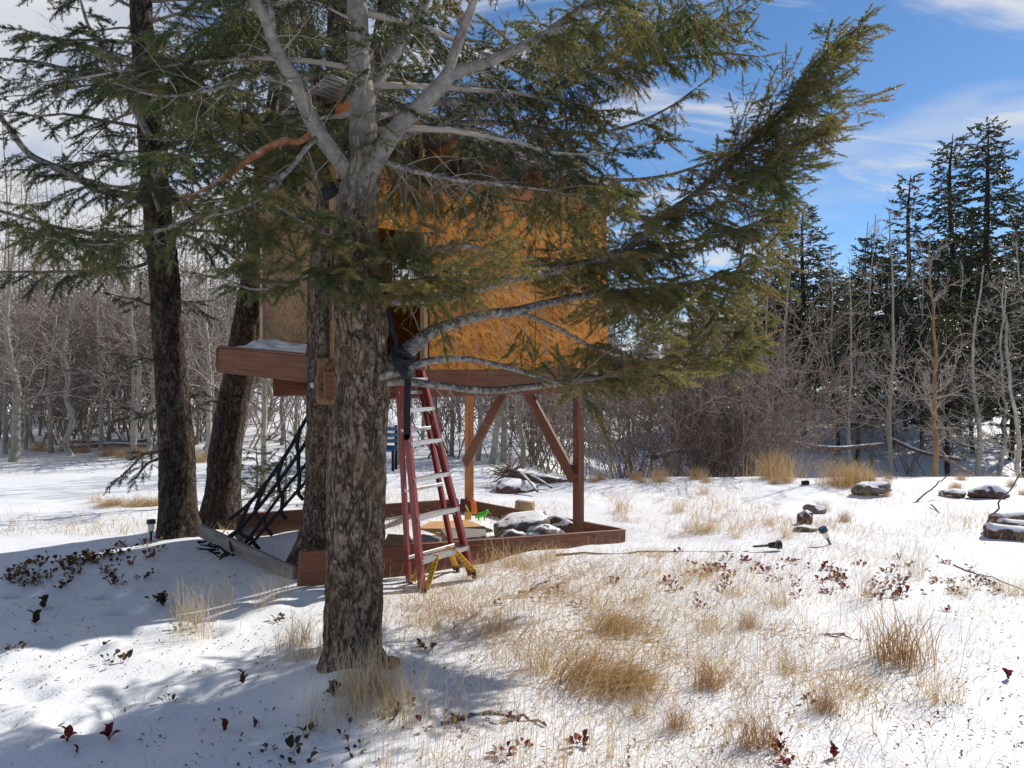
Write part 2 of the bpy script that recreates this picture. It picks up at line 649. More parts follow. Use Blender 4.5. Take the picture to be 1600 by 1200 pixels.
    m.col(m.ramp(m.noise(40, m.map((0.3, 3, 3)), detail=6), [(0.35, (0.52, 0.50, 0.47)), (0.65, (0.74, 0.73, 0.71))]))
    m.rough(m.ramp(m.noise(30, detail=5), [(0.3, 0.3), (0.7, 0.6)]))
    MAT['aluminium'] = m.m
    m = Mat('red_fibreglass', 0.42, 0.4)
    scr = m.ramp(m.noise(9, m.map((0.5, 6, 6)), detail=6, rough=0.7), [(0.5, 0.0), (0.75, 0.55)])
    m.col(m.mix(scr, (0.30, 0.062, 0.055), (0.42, 0.22, 0.20)))
    MAT['red_fibreglass'] = m.m
    m = Mat('yellow_plastic', 0.45, 0.4)
    m.col(m.mix(m.ramp(m.noise(30, detail=5), [(0.55, 0.0), (0.75, 0.5)]), (0.72, 0.40, 0.02), (0.35, 0.22, 0.05)))
    MAT['yellow_plastic'] = m.m
    m = Mat('black_web', 0.75, 0.3)
    m.col((0.014, 0.015, 0.019))
    m.bump(m.noise(200, m.map((1, 6, 6)), detail=2), 0.002, 0.6)
    MAT['black_web'] = m.m
    m = Mat('black_plastic', 0.35, 0.5).col((0.012, 0.012, 0.013))
    m.bump(m.noise(22, detail=3), 0.02, 0.6)
    MAT['black_plastic'] = m.m
    m = Mat('sticker', 0.5, 0.4)
    m.col(m.ramp(m.noise(120, m.map((1, 1, 1)), detail=2), [(0.46, (0.34, 0.32, 0.33)), (0.54, (0.16, 0.13, 0.14))]))
    MAT['sticker'] = m.m
    for nm, c, r in (('toy_orange', (0.80, 0.17, 0.02), 0.4), ('toy_green', (0.12, 0.62, 0.06), 0.4), ('toy_yellow', (0.70, 0.38, 0.08), 0.5),
                     ('cream_plastic', (0.70, 0.69, 0.58), 0.35), ('blue_paint', (0.045, 0.13, 0.25), 0.5), ('bolt_steel', (0.5, 0.5, 0.5), 0.35),
                     ('dark_hole', (0.02, 0.016, 0.014), 0.9), ('rusty', (0.20, 0.075, 0.035), 0.8)):
        MAT[nm] = Mat(nm, r, 0.4).col(c).m
    m = Mat('plywood', 0.7, 0.25)
    m.col(m.ramp(m.noise(5, m.map((1, 9, 9)), detail=6), [(0.3, (0.42, 0.24, 0.10)), (0.7, (0.60, 0.38, 0.18))]))
    MAT['plywood'] = m.m
    m = Mat('dirt', 0.95, 0.1)
    m.col(m.ramp(m.noise(40, detail=5), [(0.3, (0.20, 0.12, 0.06)), (0.7, (0.42, 0.28, 0.15))]))
    m.bump(m.noise(60), 0.01)
    MAT['dirt'] = m.m

    # stones and logs that carry snow on what faces up
    def snowy(name, c0, c1, lim=0.45):
        m = Mat(name, 0.9, 0.15)
        g = m.n('ShaderNodeNewGeometry')
        s = m.n('ShaderNodeSeparateXYZ')
        m.l(g.outputs['Normal'], s.inputs[0])
        up = m.math('ADD', s.outputs[2], m.math('MULTIPLY', m.math('SUBTRACT', m.noise(7, detail=6, rough=0.65), 0.5), 1.5))
        f = m.ramp(up, [(lim, 0.0), (lim + 0.08, 1.0)])
        base = m.ramp(m.noise(16, detail=6), [(0.3, c0), (0.7, c1)])
        m.col(m.mix(f, base, (0.80, 0.81, 0.83)))
        m.bump(m.noise(30, detail=5), 0.01, 0.8)
        MAT[name] = m.m
    snowy('snowy_rock', (0.10, 0.085, 0.07), (0.27, 0.23, 0.19), 0.72)
    snowy('snowy_log', (0.075, 0.045, 0.035), (0.19, 0.12, 0.09), 0.5)
    snowy('snowy_grey_log', (0.10, 0.085, 0.075), (0.24, 0.21, 0.19), 0.42)
    m = Mat('cut_wood', 0.8, 0.2)
    m.col(m.ramp(m.noise(10, detail=5), [(0.3, (0.30, 0.19, 0.09)), (0.7, (0.62, 0.48, 0.29))]))
    MAT['cut_wood'] = m.m

    # aspen: pale greenish grey with black scars
    m = Mat('aspen_bark', 0.8, 0.2)
    rnd = m.rand()
    scar = m.ramp(m.noise(7, m.map((1, 1, 2.6)), detail=5, rough=0.65), [(0.60, 0.0), (0.68, 1.0)])
    base = m.ramp(m.noise(5, detail=5), [(0.3, (0.27, 0.25, 0.20)), (0.7, (0.49, 0.46, 0.385))])
    base = m.mix(m.ramp(rnd, [(0.35, 0.0), (1.0, 0.6)]), base, (0.22, 0.18, 0.13))
    m.col(m.mix(scar, base, (0.05, 0.042, 0.036)))
    MAT['aspen_bark'] = m.m
    m = Mat('aspen_twig', 0.85, 0.15)
    m.col(m.mix(m.rand(), (0.28, 0.235, 0.20), (0.40, 0.34, 0.29)))
    MAT['aspen_twig'] = m.m
    m = Mat('shrub_twig', 0.85, 0.15)
    m.col(m.mix(m.rand(), (0.19, 0.140, 0.115), (0.34, 0.285, 0.245)))
    MAT['shrub_twig'] = m.m
    m = Mat('ochre_bark', 0.85, 0.2)
    m.col(m.ramp(m.noise(9, m.map((1, 1, 0.5)), detail=4), [(0.3, (0.20, 0.11, 0.05)), (0.7, (0.36, 0.23, 0.12))]))
    MAT['ochre_bark'] = m.m

    def grass(name, stops):
        m = Mat(name, 0.7, 0.2)
        c = m.ramp(m.attr('tint'), stops)
        m.col(c)
        t = m.n('ShaderNodeBsdfTranslucent')
        m.l(c, t.inputs[0])
        mx = m.n('ShaderNodeMixShader')
        mx.inputs[0].default_value = 0.35
        m.l(m.b.outputs[0], mx.inputs[1])
        m.l(t.outputs[0], mx.inputs[2])
        m.l(mx.outputs[0], m.out.inputs[0])
        MAT[name] = m.m
    grass('dry_grass', [(0.0, (0.30, 0.15, 0.055)), (0.35, (0.52, 0.34, 0.15)), (0.7, (0.64, 0.49, 0.27)), (1.0, (0.54, 0.47, 0.36))])
    grass('leaf_dark', [(0.0, (0.035, 0.035, 0.022)), (0.6, (0.085, 0.05, 0.035)), (1.0, (0.20, 0.11, 0.06))])
    grass('leaf_red', [(0.0, (0.10, 0.018, 0.018)), (0.6, (0.22, 0.035, 0.03)), (1.0, (0.30, 0.12, 0.07))])
    grass('leaf_tan', [(0.0, (0.12, 0.065, 0.035)), (0.6, (0.27, 0.15, 0.08)), (1.0, (0.36, 0.22, 0.12))])


make_materials()

# ------------------------------------------------------------------ ground
BUMPS = []                                            # x, y, radius x, radius y, height


def ground(x, y):
    x = np.asarray(x, float)
    y = np.asarray(y, float)
    r = x / np.maximum(np.abs(y), 2.0)
    right = smooth(-0.02, 0.16, r)
    edge = 13.6 + 0.8 * fbm(x * 0.25, y * 0.25, seed=5)
    gl = 0.9 * smooth(19, 34, y) + 1.8 * smooth(34, 90, y)
    gr = -1.35 * smooth(edge, edge + 5.0, y) + 2.9 * smooth(19, 44, y) + 1.2 * smooth(44, 110, y)
    z = gl * (1 - right) + gr * right
    z = z + 0.10 * np.exp(-((y - 12.9) / 1.3) ** 2) * right
    near = 1 - smooth(40, 90, np.hypot(x, y))
    z = z + near * (0.055 * fbm(x * 0.55, y * 0.55, seed=1) + 0.030 * fbm(x * 2.1, y * 2.1, seed=2, oct=3))
    z = z + 0.35 * smooth(16, 26, y) * fbm(x * 0.13, y * 0.13, seed=9)
    for bx, by, rx, ry, h in BUMPS:
        z = z + h * np.exp(-((x - bx) / rx) ** 2 - ((y - by) / ry) ** 2)
    return z


def gz(x, y):
    return float(ground(np.array([x]), np.array([y]))[0])


def on_ground(px, py):
    """where the view ray through a photo pixel meets the snow"""
    d = np.concatenate([np.arange(1.5, 30, 0.03), np.arange(30, 120, 0.5)])
    x = (px - CX) / F_PX * d
    z = EYE - (py - HY) / F_PX * d
    hit = np.nonzero(z <= ground(x, d))[0]
    k = hit[0] if len(hit) else len(d) - 1
    return np.array([x[k], d[k], gz(x[k], d[k])])


BUMPS += [(-0.90, 4.33, 0.36, 0.36, 0.10), (-0.85, 4.0, 0.22, 0.2, 0.10), (-1.66, 6.15, 0.6, 0.5, 0.07), (1.3, 8.6, 0.9, 0.7, -0.08),
          (-3.55, 8.25, 0.5, 0.5, 0.06), (-0.6, 8.6, 1.1, 1.1, 0.05)]
for (fx, fy, s) in ((30, 1065, 1), (48, 1085, 1), (10, 1130, .8), (100, 1122, .7), (30, 925, 1.2), (200, 950, 1), (145, 1010, .8), (330, 985, .9), (230, 1085, .7), (175, 925, .9)):
    p_ = np.array([(fx - CX) / F_PX, 1.0]) * (EYE * F_PX / (fy - HY))
    BUMPS += [(p_[0], p_[1], 0.11 * s, 0.07 * s, -0.06), (p_[0] + 0.13 * s, p_[1] + 0.05, 0.06, 0.10, 0.03)]


_fp = np.random.default_rng(5)
for (x0, y0, x1, y1, n) in ((-3.2, 4.6, -1.5, 6.0, 8), (-1.3, 4.9, -0.55, 6.0, 5), (-0.2, 5.6, 0.9, 7.2, 6), (-2.6, 3.4, -1.4, 4.2, 4), (1.6, 8.6, 3.6, 11.0, 7), (-4.6, 9.5, -3.2, 12.5, 8)):
    for k_ in range(n):
        f_ = (k_ + .5) / n
        fx_, fy_ = x0 + (x1 - x0) * f_ + _fp.normal(0, .09), y0 + (y1 - y0) * f_ + _fp.normal(0, .06)
        BUMPS += [(fx_, fy_, .075, .115, -.045), (fx_ + .02, fy_ - .15, .10, .05, .018)]


def axis(lo, a, b, hi, step, g):
    mid = np.arange(a, b + 1e-6, step)
    up, s, v = [], step, b
    while v < hi:
        s *= g
        v += s
        up.append(v)
    dn, s, v = [], step, a
    while v > lo:
        s *= g
        v -= s
        dn.append(v)
    return np.concatenate([dn[::-1], mid, up])


def thinness(x, y):
    """how thin the snow lies: 0 thick, ~0.8 straw and soil show"""
    r = x / np.maximum(y, 1.0)
    base = 0.16 + 0.42 * np.exp(-((r - 0.13) / 0.20) ** 2) * np.exp(-((y - 5.6) / 1.6) ** 2)
    base += 0.20 * np.exp(-((r - 0.42) / 0.2) ** 2) * np.exp(-((y - 5.0) / 2.2) ** 2)
    base += 0.45 * fbm(x * 0.8, y * 0.8, seed=21) * smooth(-0.2, 0.0, r)
    base += 0.30 * smooth(12.6, 13.4, y) * (1 - smooth(15, 17, y)) * smooth(0.0, 0.1, r)
    base -= 0.25 * (1 - smooth(-0.22, -0.05, r))
    base += 0.16 * smooth(18, 21, y)
    base -= 0.35 * (1 - smooth(3.2, 3.9, y))
    return base


def build_ground():
    X = axis(-500, -5.6, 6.5, 500, 0.05, 1.085)
    Y = axis(-60, 2.4, 13.5, 900, 0.055, 1.08)
    gx, gy = np.meshgrid(X, Y)
    Z = ground(gx, gy)
    nx, ny = len(X), len(Y)
    V = np.stack([gx, gy, Z], -1).reshape(-1, 3)
    i = np.arange(ny - 1)[:, None] * nx
    j = np.arange(nx - 1)[None]
    Q = np.stack([i + j, i + j + 1, i + nx + j + 1, i + nx + j], -1).reshape(-1, 4)
    th = thinness(gx.ravel(), gy.ravel())
    me = mk_mesh('snow_ground', V, Q, None, True, {'thin': th})
    o = link('snow_ground', me, MAT['snow'])
    tag(o, kind='structure')


build_ground()

# ------------------------------------------------------------------ foliage engine


def sprig_templates(k, n, nl, nw, fwd=0.6, seed=0):
    r = np.random.default_rng(seed)
    out = []
    for _ in range(k):
        t = np.linspace(0.02, 1.0, n) + r.normal(0, 0.02, n)
        ph = np.arange(n) * 2.4 + r.uniform(0, 6, n)
        rad = np.stack([np.zeros(n), np.cos(ph), np.sin(ph)], -1)
        d = nrm(np.array([[1.0, 0, 0]]) * (fwd + 0.5 * t[:, None] ** 3 + r.normal(0, .12, (n, 1))) + rad)
        base = np.stack([t, np.zeros(n), np.zeros(n)], -1)
        L = nl * r.uniform(0.75, 1.15, n)[:, None] * (1.05 - 0.35 * t[:, None] ** 2)
        w = nrm(np.cross(d, nrm(r.normal(size=(n, 3))))) * nw
        V = np.stack([base - w, base + w, base + d * L], 1)
        out.append(V.reshape(-1, 3))
    return out


_groups = {}


def sprig_group(k):
    if k in _groups:
        return _groups[k]
    ng = bpy.data.node_groups.new('sprigs_%d' % k, 'GeometryNodeTree')
    ng.interface.new_socket('Geometry', in_out='INPUT', socket_type='NodeSocketGeometry')
    ng.interface.new_socket('Geometry', in_out='OUTPUT', socket_type='NodeSocketGeometry')
    N, Lk = ng.nodes.new, ng.links.new
    gi, go = N('NodeGroupInput'), N('NodeGroupOutput')

    def attr(name, ty):
        n = N('GeometryNodeInputNamedAttribute')
        n.data_type = ty
        n.inputs['Name'].default_value = name
        return [q for q in n.outputs if q.enabled and q.name == 'Attribute'][0]

    def pick(v):
        c = N('FunctionNodeCompare')
        c.data_type = 'INT'
        c.operation = 'EQUAL'
        ins = [q for q in c.inputs if q.enabled]
        Lk(attr('tpl', 'INT'), ins[0])
        ins[1].default_value = v
        sg = N('GeometryNodeSeparateGeometry')
        sg.domain = 'POINT'
        Lk(gi.outputs[0], sg.inputs[0])
        Lk(c.outputs[0], sg.inputs['Selection'])
        return sg.outputs[0]
    jn = N('GeometryNodeJoinGeometry')
    for v in range(k):
        g2 = N('GeometryNodeGeometryToInstance')
        Lk(pick(v), g2.inputs[0])
        Lk(g2.outputs[0], jn.inputs[0])
    ip = N('GeometryNodeInstanceOnPoints')
    Lk(pick(-1), ip.inputs['Points'])
    Lk(jn.outputs[0], ip.inputs['Instance'])
    ip.inputs['Pick Instance'].default_value = True
    Lk(attr('pick', 'INT'), ip.inputs['Instance Index'])
    Lk(attr('rot', 'FLOAT_VECTOR'), ip.inputs['Rotation'])
    Lk(attr('size', 'FLOAT'), ip.inputs['Scale'])
    Lk(ip.outputs[0], go.inputs[0])
    _groups[k] = ng
    return ng


class Foliage:
    def __init__(s, tpl, rng):
        s.tpl, s.rng = tpl, rng
        s.p, s.a, s.L, s.t = [], [], [], []
        s.S = []                                     # twig segments p0,p1,r0,r1

    def sprig(s, p, a, L, t):
        s.p.append(p)
        s.a.append(a)
        s.L.append(L)
        s.t.append(t)

    def branchlet(s, p, d, L, r, droop, spl, level, tint, bare=0.12, step=0.035):
        g = s.rng
        k = max(3, int(L / 0.09))
        pts = [p]
        dd = d
        for i in range(k):
            dd = nrm(dd + np.array([0, 0, -droop / k]) + g.normal(0, 0.10, 3))
            pts.append(pts[-1] + dd * L / k)
        pts = np.array(pts)
        for i in range(k):
            s.S.append((pts[i], pts[i + 1], r * (1 - 0.75 * i / k), r * (1 - 0.75 * (i + 1) / k)))
        n = max(2, int(L / step))
        side = 1 if g.random() < .5 else -1
        for q in range(n):
            u = bare + (1 - bare) * (q + g.random()) / n
            x = min(u * k, k - 1e-3)
            i = int(x)
            pos = pts[i] * (1 - x + i) + pts[i + 1] * (x - i)
            tg = nrm(pts[i + 1] - pts[i])
            lat = nrm(np.cross(tg, [0, 0, 1.0]) + 1e-6)
            side = -side
            sd = nrm(tg * g.uniform(.45, .9) + lat * side * g.uniform(.5, 1.0) + np.array([0, 0, g.uniform(-.55, .2)]))
            tt = float(np.clip(tint + g.normal(0, .16), 0, 1))
            if level > 0 and g.random() < 0.40 and u < .8:
                s.branchlet(pos, sd, L * g.uniform(.3, .5) * (1.1 - .6 * u), r * .55, droop, spl, level - 1, tt, 0.1, step)
            else:
                s.sprig(pos, sd, spl * g.uniform(.55, 1.1) * (1.05 - .35 * u), tt)
            if q % 2 == 0 and u > bare + .12:
                s.sprig(pos, tg, spl * .8, tt)
        s.sprig(pts[-1] - dd * 0.02, dd, spl * 1.0, min(1, tint + .1))

    def along(s, pts, start, spacing, Lmax, droop=0.35, spl=0.10, level=0, tint=0.4, r=0.004, tipk=0.65, up=0.0, end=1.0, bare=0.12, step=0.035, skip=0.0):
        """branchlets to both sides of a limb"""
        g = s.rng
        pts = np.asarray(pts)
        seg = np.linalg.norm(np.diff(pts, axis=0), axis=1)
        cum = np.concatenate([[0], np.cumsum(seg)])
        tot = cum[-1]
        side = 1
        x = start * tot
        while x < end * tot:
            i = min(np.searchsorted(cum, x, 'right') - 1, len(seg) - 1)
            f = (x - cum[i]) / max(seg[i], 1e-6)
            pos = pts[i] * (1 - f) + pts[i + 1] * f
            tg = nrm(pts[i + 1] - pts[i])
            lat = nrm(np.cross(tg, [0, 0, 1.0]) + 1e-6)
            side = -side
            u = x / tot
            d = nrm(tg * g.uniform(.35, .95) + lat * side * g.uniform(.35, 1.0) + np.array([0, 0, up + g.uniform(-.5, .35)]))
            if g.random() >= skip:
                s.branchlet(pos, d, Lmax * (1 - tipk * u) * g.uniform(.5, 1.1), r, droop, spl, level, float(np.clip(tint + g.normal(0, .13), 0, 1)), bare, step)
            x += spacing * g.uniform(.6, 1.4)
        if end >= 1.0:
            s.branchlet(pts[-1], nrm(pts[-1] - pts[-2]), Lmax * .35, r * .7, 0.05, spl, 0, tint, 0.0, step)

    def dead_twigs(s, acc, pts, start, end, n, L, droop=0.8):
        g = s.rng
        pts = np.asarray(pts)
        m = len(pts) - 1
        A, B, R0, R1 = [], [], [], []
        for _ in range(n):
            u = g.uniform(start, end) * m
            i = min(int(u), m - 1)
            p = pts[i] * (1 - u + i) + pts[i + 1] * (u - i)
            tg = nrm(pts[i + 1] - pts[i])
            d = nrm(tg * g.uniform(.1, .8) + g.normal(0, .55, 3) + np.array([0, 0, -.15]))
            st = [(p, d, L * g.uniform(.4, 1.1), 0.0028 * g.uniform(.6, 1.3))]
            while st:
                p, d, l, r = st.pop()
                k = 5
                for q in range(k):
                    d = nrm(d + np.array([0, 0, -droop / k * .6]) + g.normal(0, .13, 3))
                    p2 = p + d * l / k
                    A.append(p)
                    B.append(p2)
                    R0.append(r * (1 - .14 * q))
                    R1.append(r * (1 - .14 * (q + 1)))
                    p = p2
                    if q > 0 and l > .16 and g.random() < .5:
                        st.append((p, nrm(d + g.normal(0, .6, 3)), l * .45, r * .6))
        acc.segs(A, B, R0, R1, 3)

    def needle_mesh(s, name):
        p, a, L, t = (np.array(v) for v in (s.p, s.a, s.L, s.t))
        m = len(p)
        ref = nrm(s.rng.normal(size=(m, 3)))
        b = nrm(np.cross(a, ref))
        c = np.cross(a, b)
        which = s.rng.integers(0, len(s.tpl), m)
        Vs, As = [], []
        for k, T in enumerate(s.tpl):
            q = which == k
            if not q.any():
                continue
            W = p[q][:, None] + L[q][:, None, None] * (T[None, :, 0:1] * a[q][:, None] + T[None, :, 1:2] * b[q][:, None] + T[None, :, 2:3] * c[q][:, None])
            Vs.append(W.reshape(-1, 3))
            As.append(np.repeat(t[q], len(T)))
        V = np.vstack(Vs)
        return mk_mesh(name, V, None, np.arange(len(V)).reshape(-1, 3), False, {'tint': np.concatenate(As)})

    def instanced(s, name, mat, parent):
        """sprigs as instances of a few needle templates: one object, its mesh holds the templates and one point per sprig"""
        p, a, L, t = (np.array(v) for v in (s.p, s.a, s.L, s.t))
        m = len(p)
        b = nrm(np.cross(a, nrm(s.rng.normal(size=(m, 3)))))
        c = np.cross(a, b)
        rot = np.stack([np.arctan2(b[:, 2], c[:, 2]), np.arcsin(np.clip(-a[:, 2], -1, 1)), np.arctan2(a[:, 1], a[:, 0])], -1)
        k = len(s.tpl)
        TV = np.vstack(s.tpl)
        nt = len(TV)
        me = mk_mesh(name, np.vstack([TV, p]), None, np.arange(nt).reshape(-1, 3), False)
        which = np.concatenate([np.repeat(np.arange(k), [len(x) for x in s.tpl]), np.full(m, -1)]).astype(np.int32)

        def put_attr(nm, ty, key, v):
            at = me.attributes.new(nm, ty, 'POINT')
            at.data.foreach_set(key, np.ascontiguousarray(v).ravel())
        put_attr('tpl', 'INT', 'value', which)
        put_attr('pick', 'INT', 'value', np.concatenate([np.zeros(nt), s.rng.integers(0, k, m)]).astype(np.int32))
        put_attr('size', 'FLOAT', 'value', np.concatenate([np.ones(nt), L]).astype(np.float32))
        put_attr('tint', 'FLOAT', 'value', np.concatenate([np.zeros(nt), t]).astype(np.float32))
        put_attr('rot', 'FLOAT_VECTOR', 'vector', np.vstack([np.zeros((nt, 3)), rot]).astype(np.float32))
        o = link(name, me, mat, parent)
        md = o.modifiers.new('sprigs', 'NODES')
        md.node_group = sprig_group(k)
        tag(o, kind='stuff')
        return o

    def twig_mesh(s, name, extra=None):
        acc = extra or Acc()
        if s.S:
            A, B, R0, R1 = zip(*s.S)
            acc.segs(np.array(A), np.array(B), np.array(R0), np.array(R1), 3)
        return acc.mesh(name)


NEAR = sprig_templates(6, 84, 0.25, 0.017, seed=3)
MID = sprig_templates(6, 48, 0.27, 0.026, seed=4)
FAR = sprig_templates(6, 12, 0.45, 0.14, fwd=0.8, seed=5)


def limb_path(rows, n=None):
    """rows of (px, py, distance, width in px) -> centre line and radii"""
    C = np.array([P(a, b, d) for a, b, d, w in rows])
    R = np.array([w / 2 / F_PX * d for a, b, d, w in rows])
    n = n or len(rows) * 5
    C2 = catmull(C, n)
    R2 = np.interp(np.linspace(0, len(rows) - 1, n), np.arange(len(rows)), R)
    return C2, R2


def bark_disp(amp, seed, zs=3.5):
    def f(pts, R):
        x, y, z = pts[..., 0], pts[..., 1], pts[..., 2]
        a = 1 - np.abs(fbm(x * 16, y * 16, z * zs * 1.4, 2, seed)) * 3.2
        b = fbm(x * 42, y * 42, z * zs * 5, 2, seed + 5)
        c = fbm(x * 5, y * 5, z * 1.3, 2, seed + 9)
        return amp * (a * .55 + b * .9) + c * R * .10
    return f


# ------------------------------------------------------------------ the big foreground fir
def main_tree():
    D = 4.33
    g = np.random.default_rng(11)
    root = thing('fir_tree', 'big fir with flaky grey trunk that forks above the ladder and long bough sweeping right', 'tree', (-0.89, D, gz(-0.89, D)))
    rows = [(553, 1100, 112), (553, 1068, 98), (551, 1030, 89), (551, 1000, 87), (555, 900, 85), (557, 800, 86), (559, 700, 84), (567, 600, 81), (564, 500, 78), (556, 425, 74),
            (557, 350, 66), (563, 290, 58), (570, 250, 48), (568, 200, 43), (566, 150, 38), (561, 100, 34), (558, 0, 31), (555, -150, 28), (552, -400, 22), (550, -750, 15), (549, -1100, 8), (548, -1350, 2)]
    C, R = limb_path([(a, b, D, w) for a, b, w in rows], 380)
    top = C[-1]
    d1 = bark_disp(0.017, 3)

    def disp(pts, Rr):
        z = pts[..., 2]
        k = 1 - 0.9 * smooth(2.45, 2.95, z)
        flare = 0.05 * np.exp(-((z - 0.02) / 0.10) ** 2) * (1 + fbm(pts[..., 0] * 9, pts[..., 1] * 9, 0, 2, 31))
        return d1(pts, Rr) * k + flare
    V, Q, T = tube(C, R, 96, disp)
    sm = smooth(2.35, 3.25, V[:, 2] + 0.7 * fbm(V[:, 0] * 6, V[:, 1] * 6, V[:, 2] * 3, 3, 8))
    link('trunk', mk_mesh('trunk', V, Q, T, True, {'smooth': sm}), MAT['bark_grey'], root)
    fol = Foliage(NEAR, g)
    hi_fol = Foliage(MID, g)
    dead = Acc()

    def deep(d):
        return d if d < 4.45 else 4.45 + (d - 4.45) * 2.3

    def limb(rows, n=9, mat='limb_bark', name='limb'):
        rows = [(a, b, deep(d), w) for a, b, d, w in rows]
        C, R = limb_path(rows)
        kd = bark_disp(0.0035, int(rows[0][1]), 2.0)
        V, Q, T = tube(C, R, n, (lambda p, r: kd(p, r)) if rows[0][3] > 9 else None)
        link(name, mk_mesh(name, V, Q, T, True, {'smooth': np.ones(len(V))}), MAT[mat], root)
        return C
    L = {}
    L['l1'] = limb([(560, 292, 4.33, 26), (520, 238, 4.25, 25), (490, 195, 4.2, 23), (462, 130, 4.1, 22), (435, 85, 4.05, 20), (415, 30, 4.0, 18), (388, -20, 3.95, 17), (350, -130, 3.9, 12), (330, -260, 3.9, 7)], 20, 'bark_grey')
    limb([(425, 62, 4.02, 11), (424, 20, 4.0, 9), (412, -20, 4.0, 8), (400, -120, 4.0, 4)])
    L['l2'] = limb([(560, 298, 4.33, 34), (588, 250, 4.3, 29), (620, 200, 4.28, 27), (660, 163, 4.3, 25), (693, 128, 4.3, 24), (710, 113, 4.35, 20), (760, 98, 4.4, 17), (800, 80, 4.45, 15), (850, 55, 4.5, 13), (900, 20, 4.5, 11), (950, -15, 4.5, 9), (1040, -60, 4.6, 5)], 20, 'bark_grey')
    L['l2b'] = limb([(698, 124, 4.3, 16), (706, 95, 4.3, 15), (716, 65, 4.28, 15), (730, 30, 4.25, 14), (745, -20, 4.2, 11), (765, -130, 4.2, 6)], 14, 'bark_grey')
    L['l3'] = limb([(572, 170, 4.38, 16), (600, 110, 4.45, 19), (635, 55, 4.5, 18), (662, 5, 4.5, 16), (690, -90, 4.5, 10), (700, -200, 4.5, 5)], 16, 'bark_grey')
    L['A'] = limb([(585, 466, 4.33, 22), (610, 467, 4.35, 20), (650, 467, 4.4, 18), (700, 463, 4.45, 17), (760, 447, 4.6, 16), (812, 432, 4.7, 16), (875, 420, 4.8, 15), (950, 402, 4.95, 13), (1000, 375, 5.05, 11), (1040, 335, 5.1, 10), (1082, 305, 5.15, 8), (1140, 255, 5.2, 7), (1200, 195, 5.25, 6), (1270, 115, 5.25, 4), (1345, 38, 5.25, 2)], 14)
    L['B'] = limb([(575, 590, 4.34, 34), (605, 572, 4.36, 30), (640, 545, 4.4, 25), (670, 521, 4.45, 20), (710, 505, 4.5, 17), (760, 491, 4.6, 15), (800, 487, 4.7, 15), (850, 475, 4.8, 12), (912, 462, 4.95, 10), (950, 457, 5, 8), (1010, 470, 5.1, 6), (1080, 462, 5.2, 4), (1130, 440, 5.3, 2)], 14)
    L['B2'] = limb([(815, 489, 4.72, 7), (870, 512, 4.8, 7), (920, 540, 4.9, 6), (960, 560, 5, 4), (1010, 572, 5.05, 3), (1060, 570, 5.1, 2)])
    L['C'] = limb([(585, 590, 4.25, 14), (625, 580, 4.25, 14), (660, 567, 4.28, 12), (695, 561, 4.3, 12), (730, 561, 4.32, 9), (770, 568, 4.35, 8), (830, 585, 4.45, 6), (885, 603, 4.55, 3)])
    L['D'] = limb([(580, 598, 4.3, 22), (612, 596, 4.36, 15), (645, 597, 4.4, 12), (690, 603, 4.45, 11), (760, 610, 4.52, 11), (820, 605, 4.6, 10), (870, 599, 4.7, 9), (925, 591, 4.8, 8), (990, 581, 4.95, 8), (1040, 562, 5.05, 8), (1075, 537, 5.15, 7), (1112, 500, 5.25, 6), (1147, 437, 5.35, 5), (1168, 370, 5.45, 2)], 12)
    L['E'] = limb([(580, 410, 4.3, 10), (630, 402, 4.38, 10), (670, 393, 4.45, 10), (720, 383, 4.5, 9), (760, 392, 4.55, 7), (800, 416, 4.6, 6), (850, 432, 4.7, 3)])
    L['F'] = limb([(568, 190, 4.4, 14), (640, 166, 4.6, 12), (720, 158, 4.7, 11), (800, 160, 4.8, 10), (900, 127, 4.95, 9), (975, 107, 5.05, 8), (1050, 92, 5.1, 6), (1125, 84, 5.15, 4), (1185, 88, 5.2, 2)])
    L['F2'] = limb([(880, 134, 4.92, 7), (930, 108, 4.95, 8), (985, 75, 5.05, 7), (1060, 55, 5.1, 6), (1120, 30, 5.2, 4), (1165, 5, 5.2, 3), (1200, -25, 5.2, 2)])
    L['G'] = limb([(570, 235, 4.45, 10), (690, 195, 4.75, 9), (800, 193, 4.9, 7), (870, 205, 5, 6), (935, 208, 5.05, 5), (1000, 190, 5.1, 4), (1050, 165, 5.15, 3), (1088, 138, 5.2, 2)])
    L['H'] = limb([(575, 245, 4.3, 12), (605, 254, 4.32, 10), (660, 271, 4.38, 8), (720, 282, 4.45, 7), (800, 290, 4.55, 5), (860, 298, 4.6, 3)])
    L['H2'] = limb([(690, 198, 4.75, 6), (760, 205, 4.8, 6), (840, 250, 4.9, 7), (900, 272, 5, 6), (975, 281, 5.1, 6), (1050, 272, 5.15, 5), (1130, 245, 5.25, 3), (1200, 225, 5.3, 2)])
    L['J'] = limb([(950, 402, 4.95, 8), (1010, 388, 5.1, 7), (1070, 378, 5.15, 6), (1130, 366, 5.2, 5), (1200, 340, 5.3, 3), (1240, 315, 5.3, 2)])
    L['K'] = limb([(940, 458, 5, 7), (1020, 450, 5.05, 6), (1090, 440, 5.15, 5), (1160, 420, 5.25, 4), (1225, 385, 5.35, 2)])
    L['M'] = limb([(900, 594, 4.78, 5), (960, 598, 4.9, 5), (1020, 590, 5.0, 4), (1080, 572, 5.05, 3), (1135, 560, 5.1, 2)])
    L['S'] = limb([(1090, 300, 5.15, 5), (1150, 285, 5.1, 5), (1210, 250, 5.1, 4), (1260, 210, 5.1, 3), (1300, 180, 5.1, 2)])
    L['N'] = limb([(550, 425, 4.15, 9), (505, 430, 4.0, 6), (455, 443, 3.95, 5), (400, 452, 3.9, 4), (360, 440, 3.9, 3), (330, 432, 3.9, 2)])
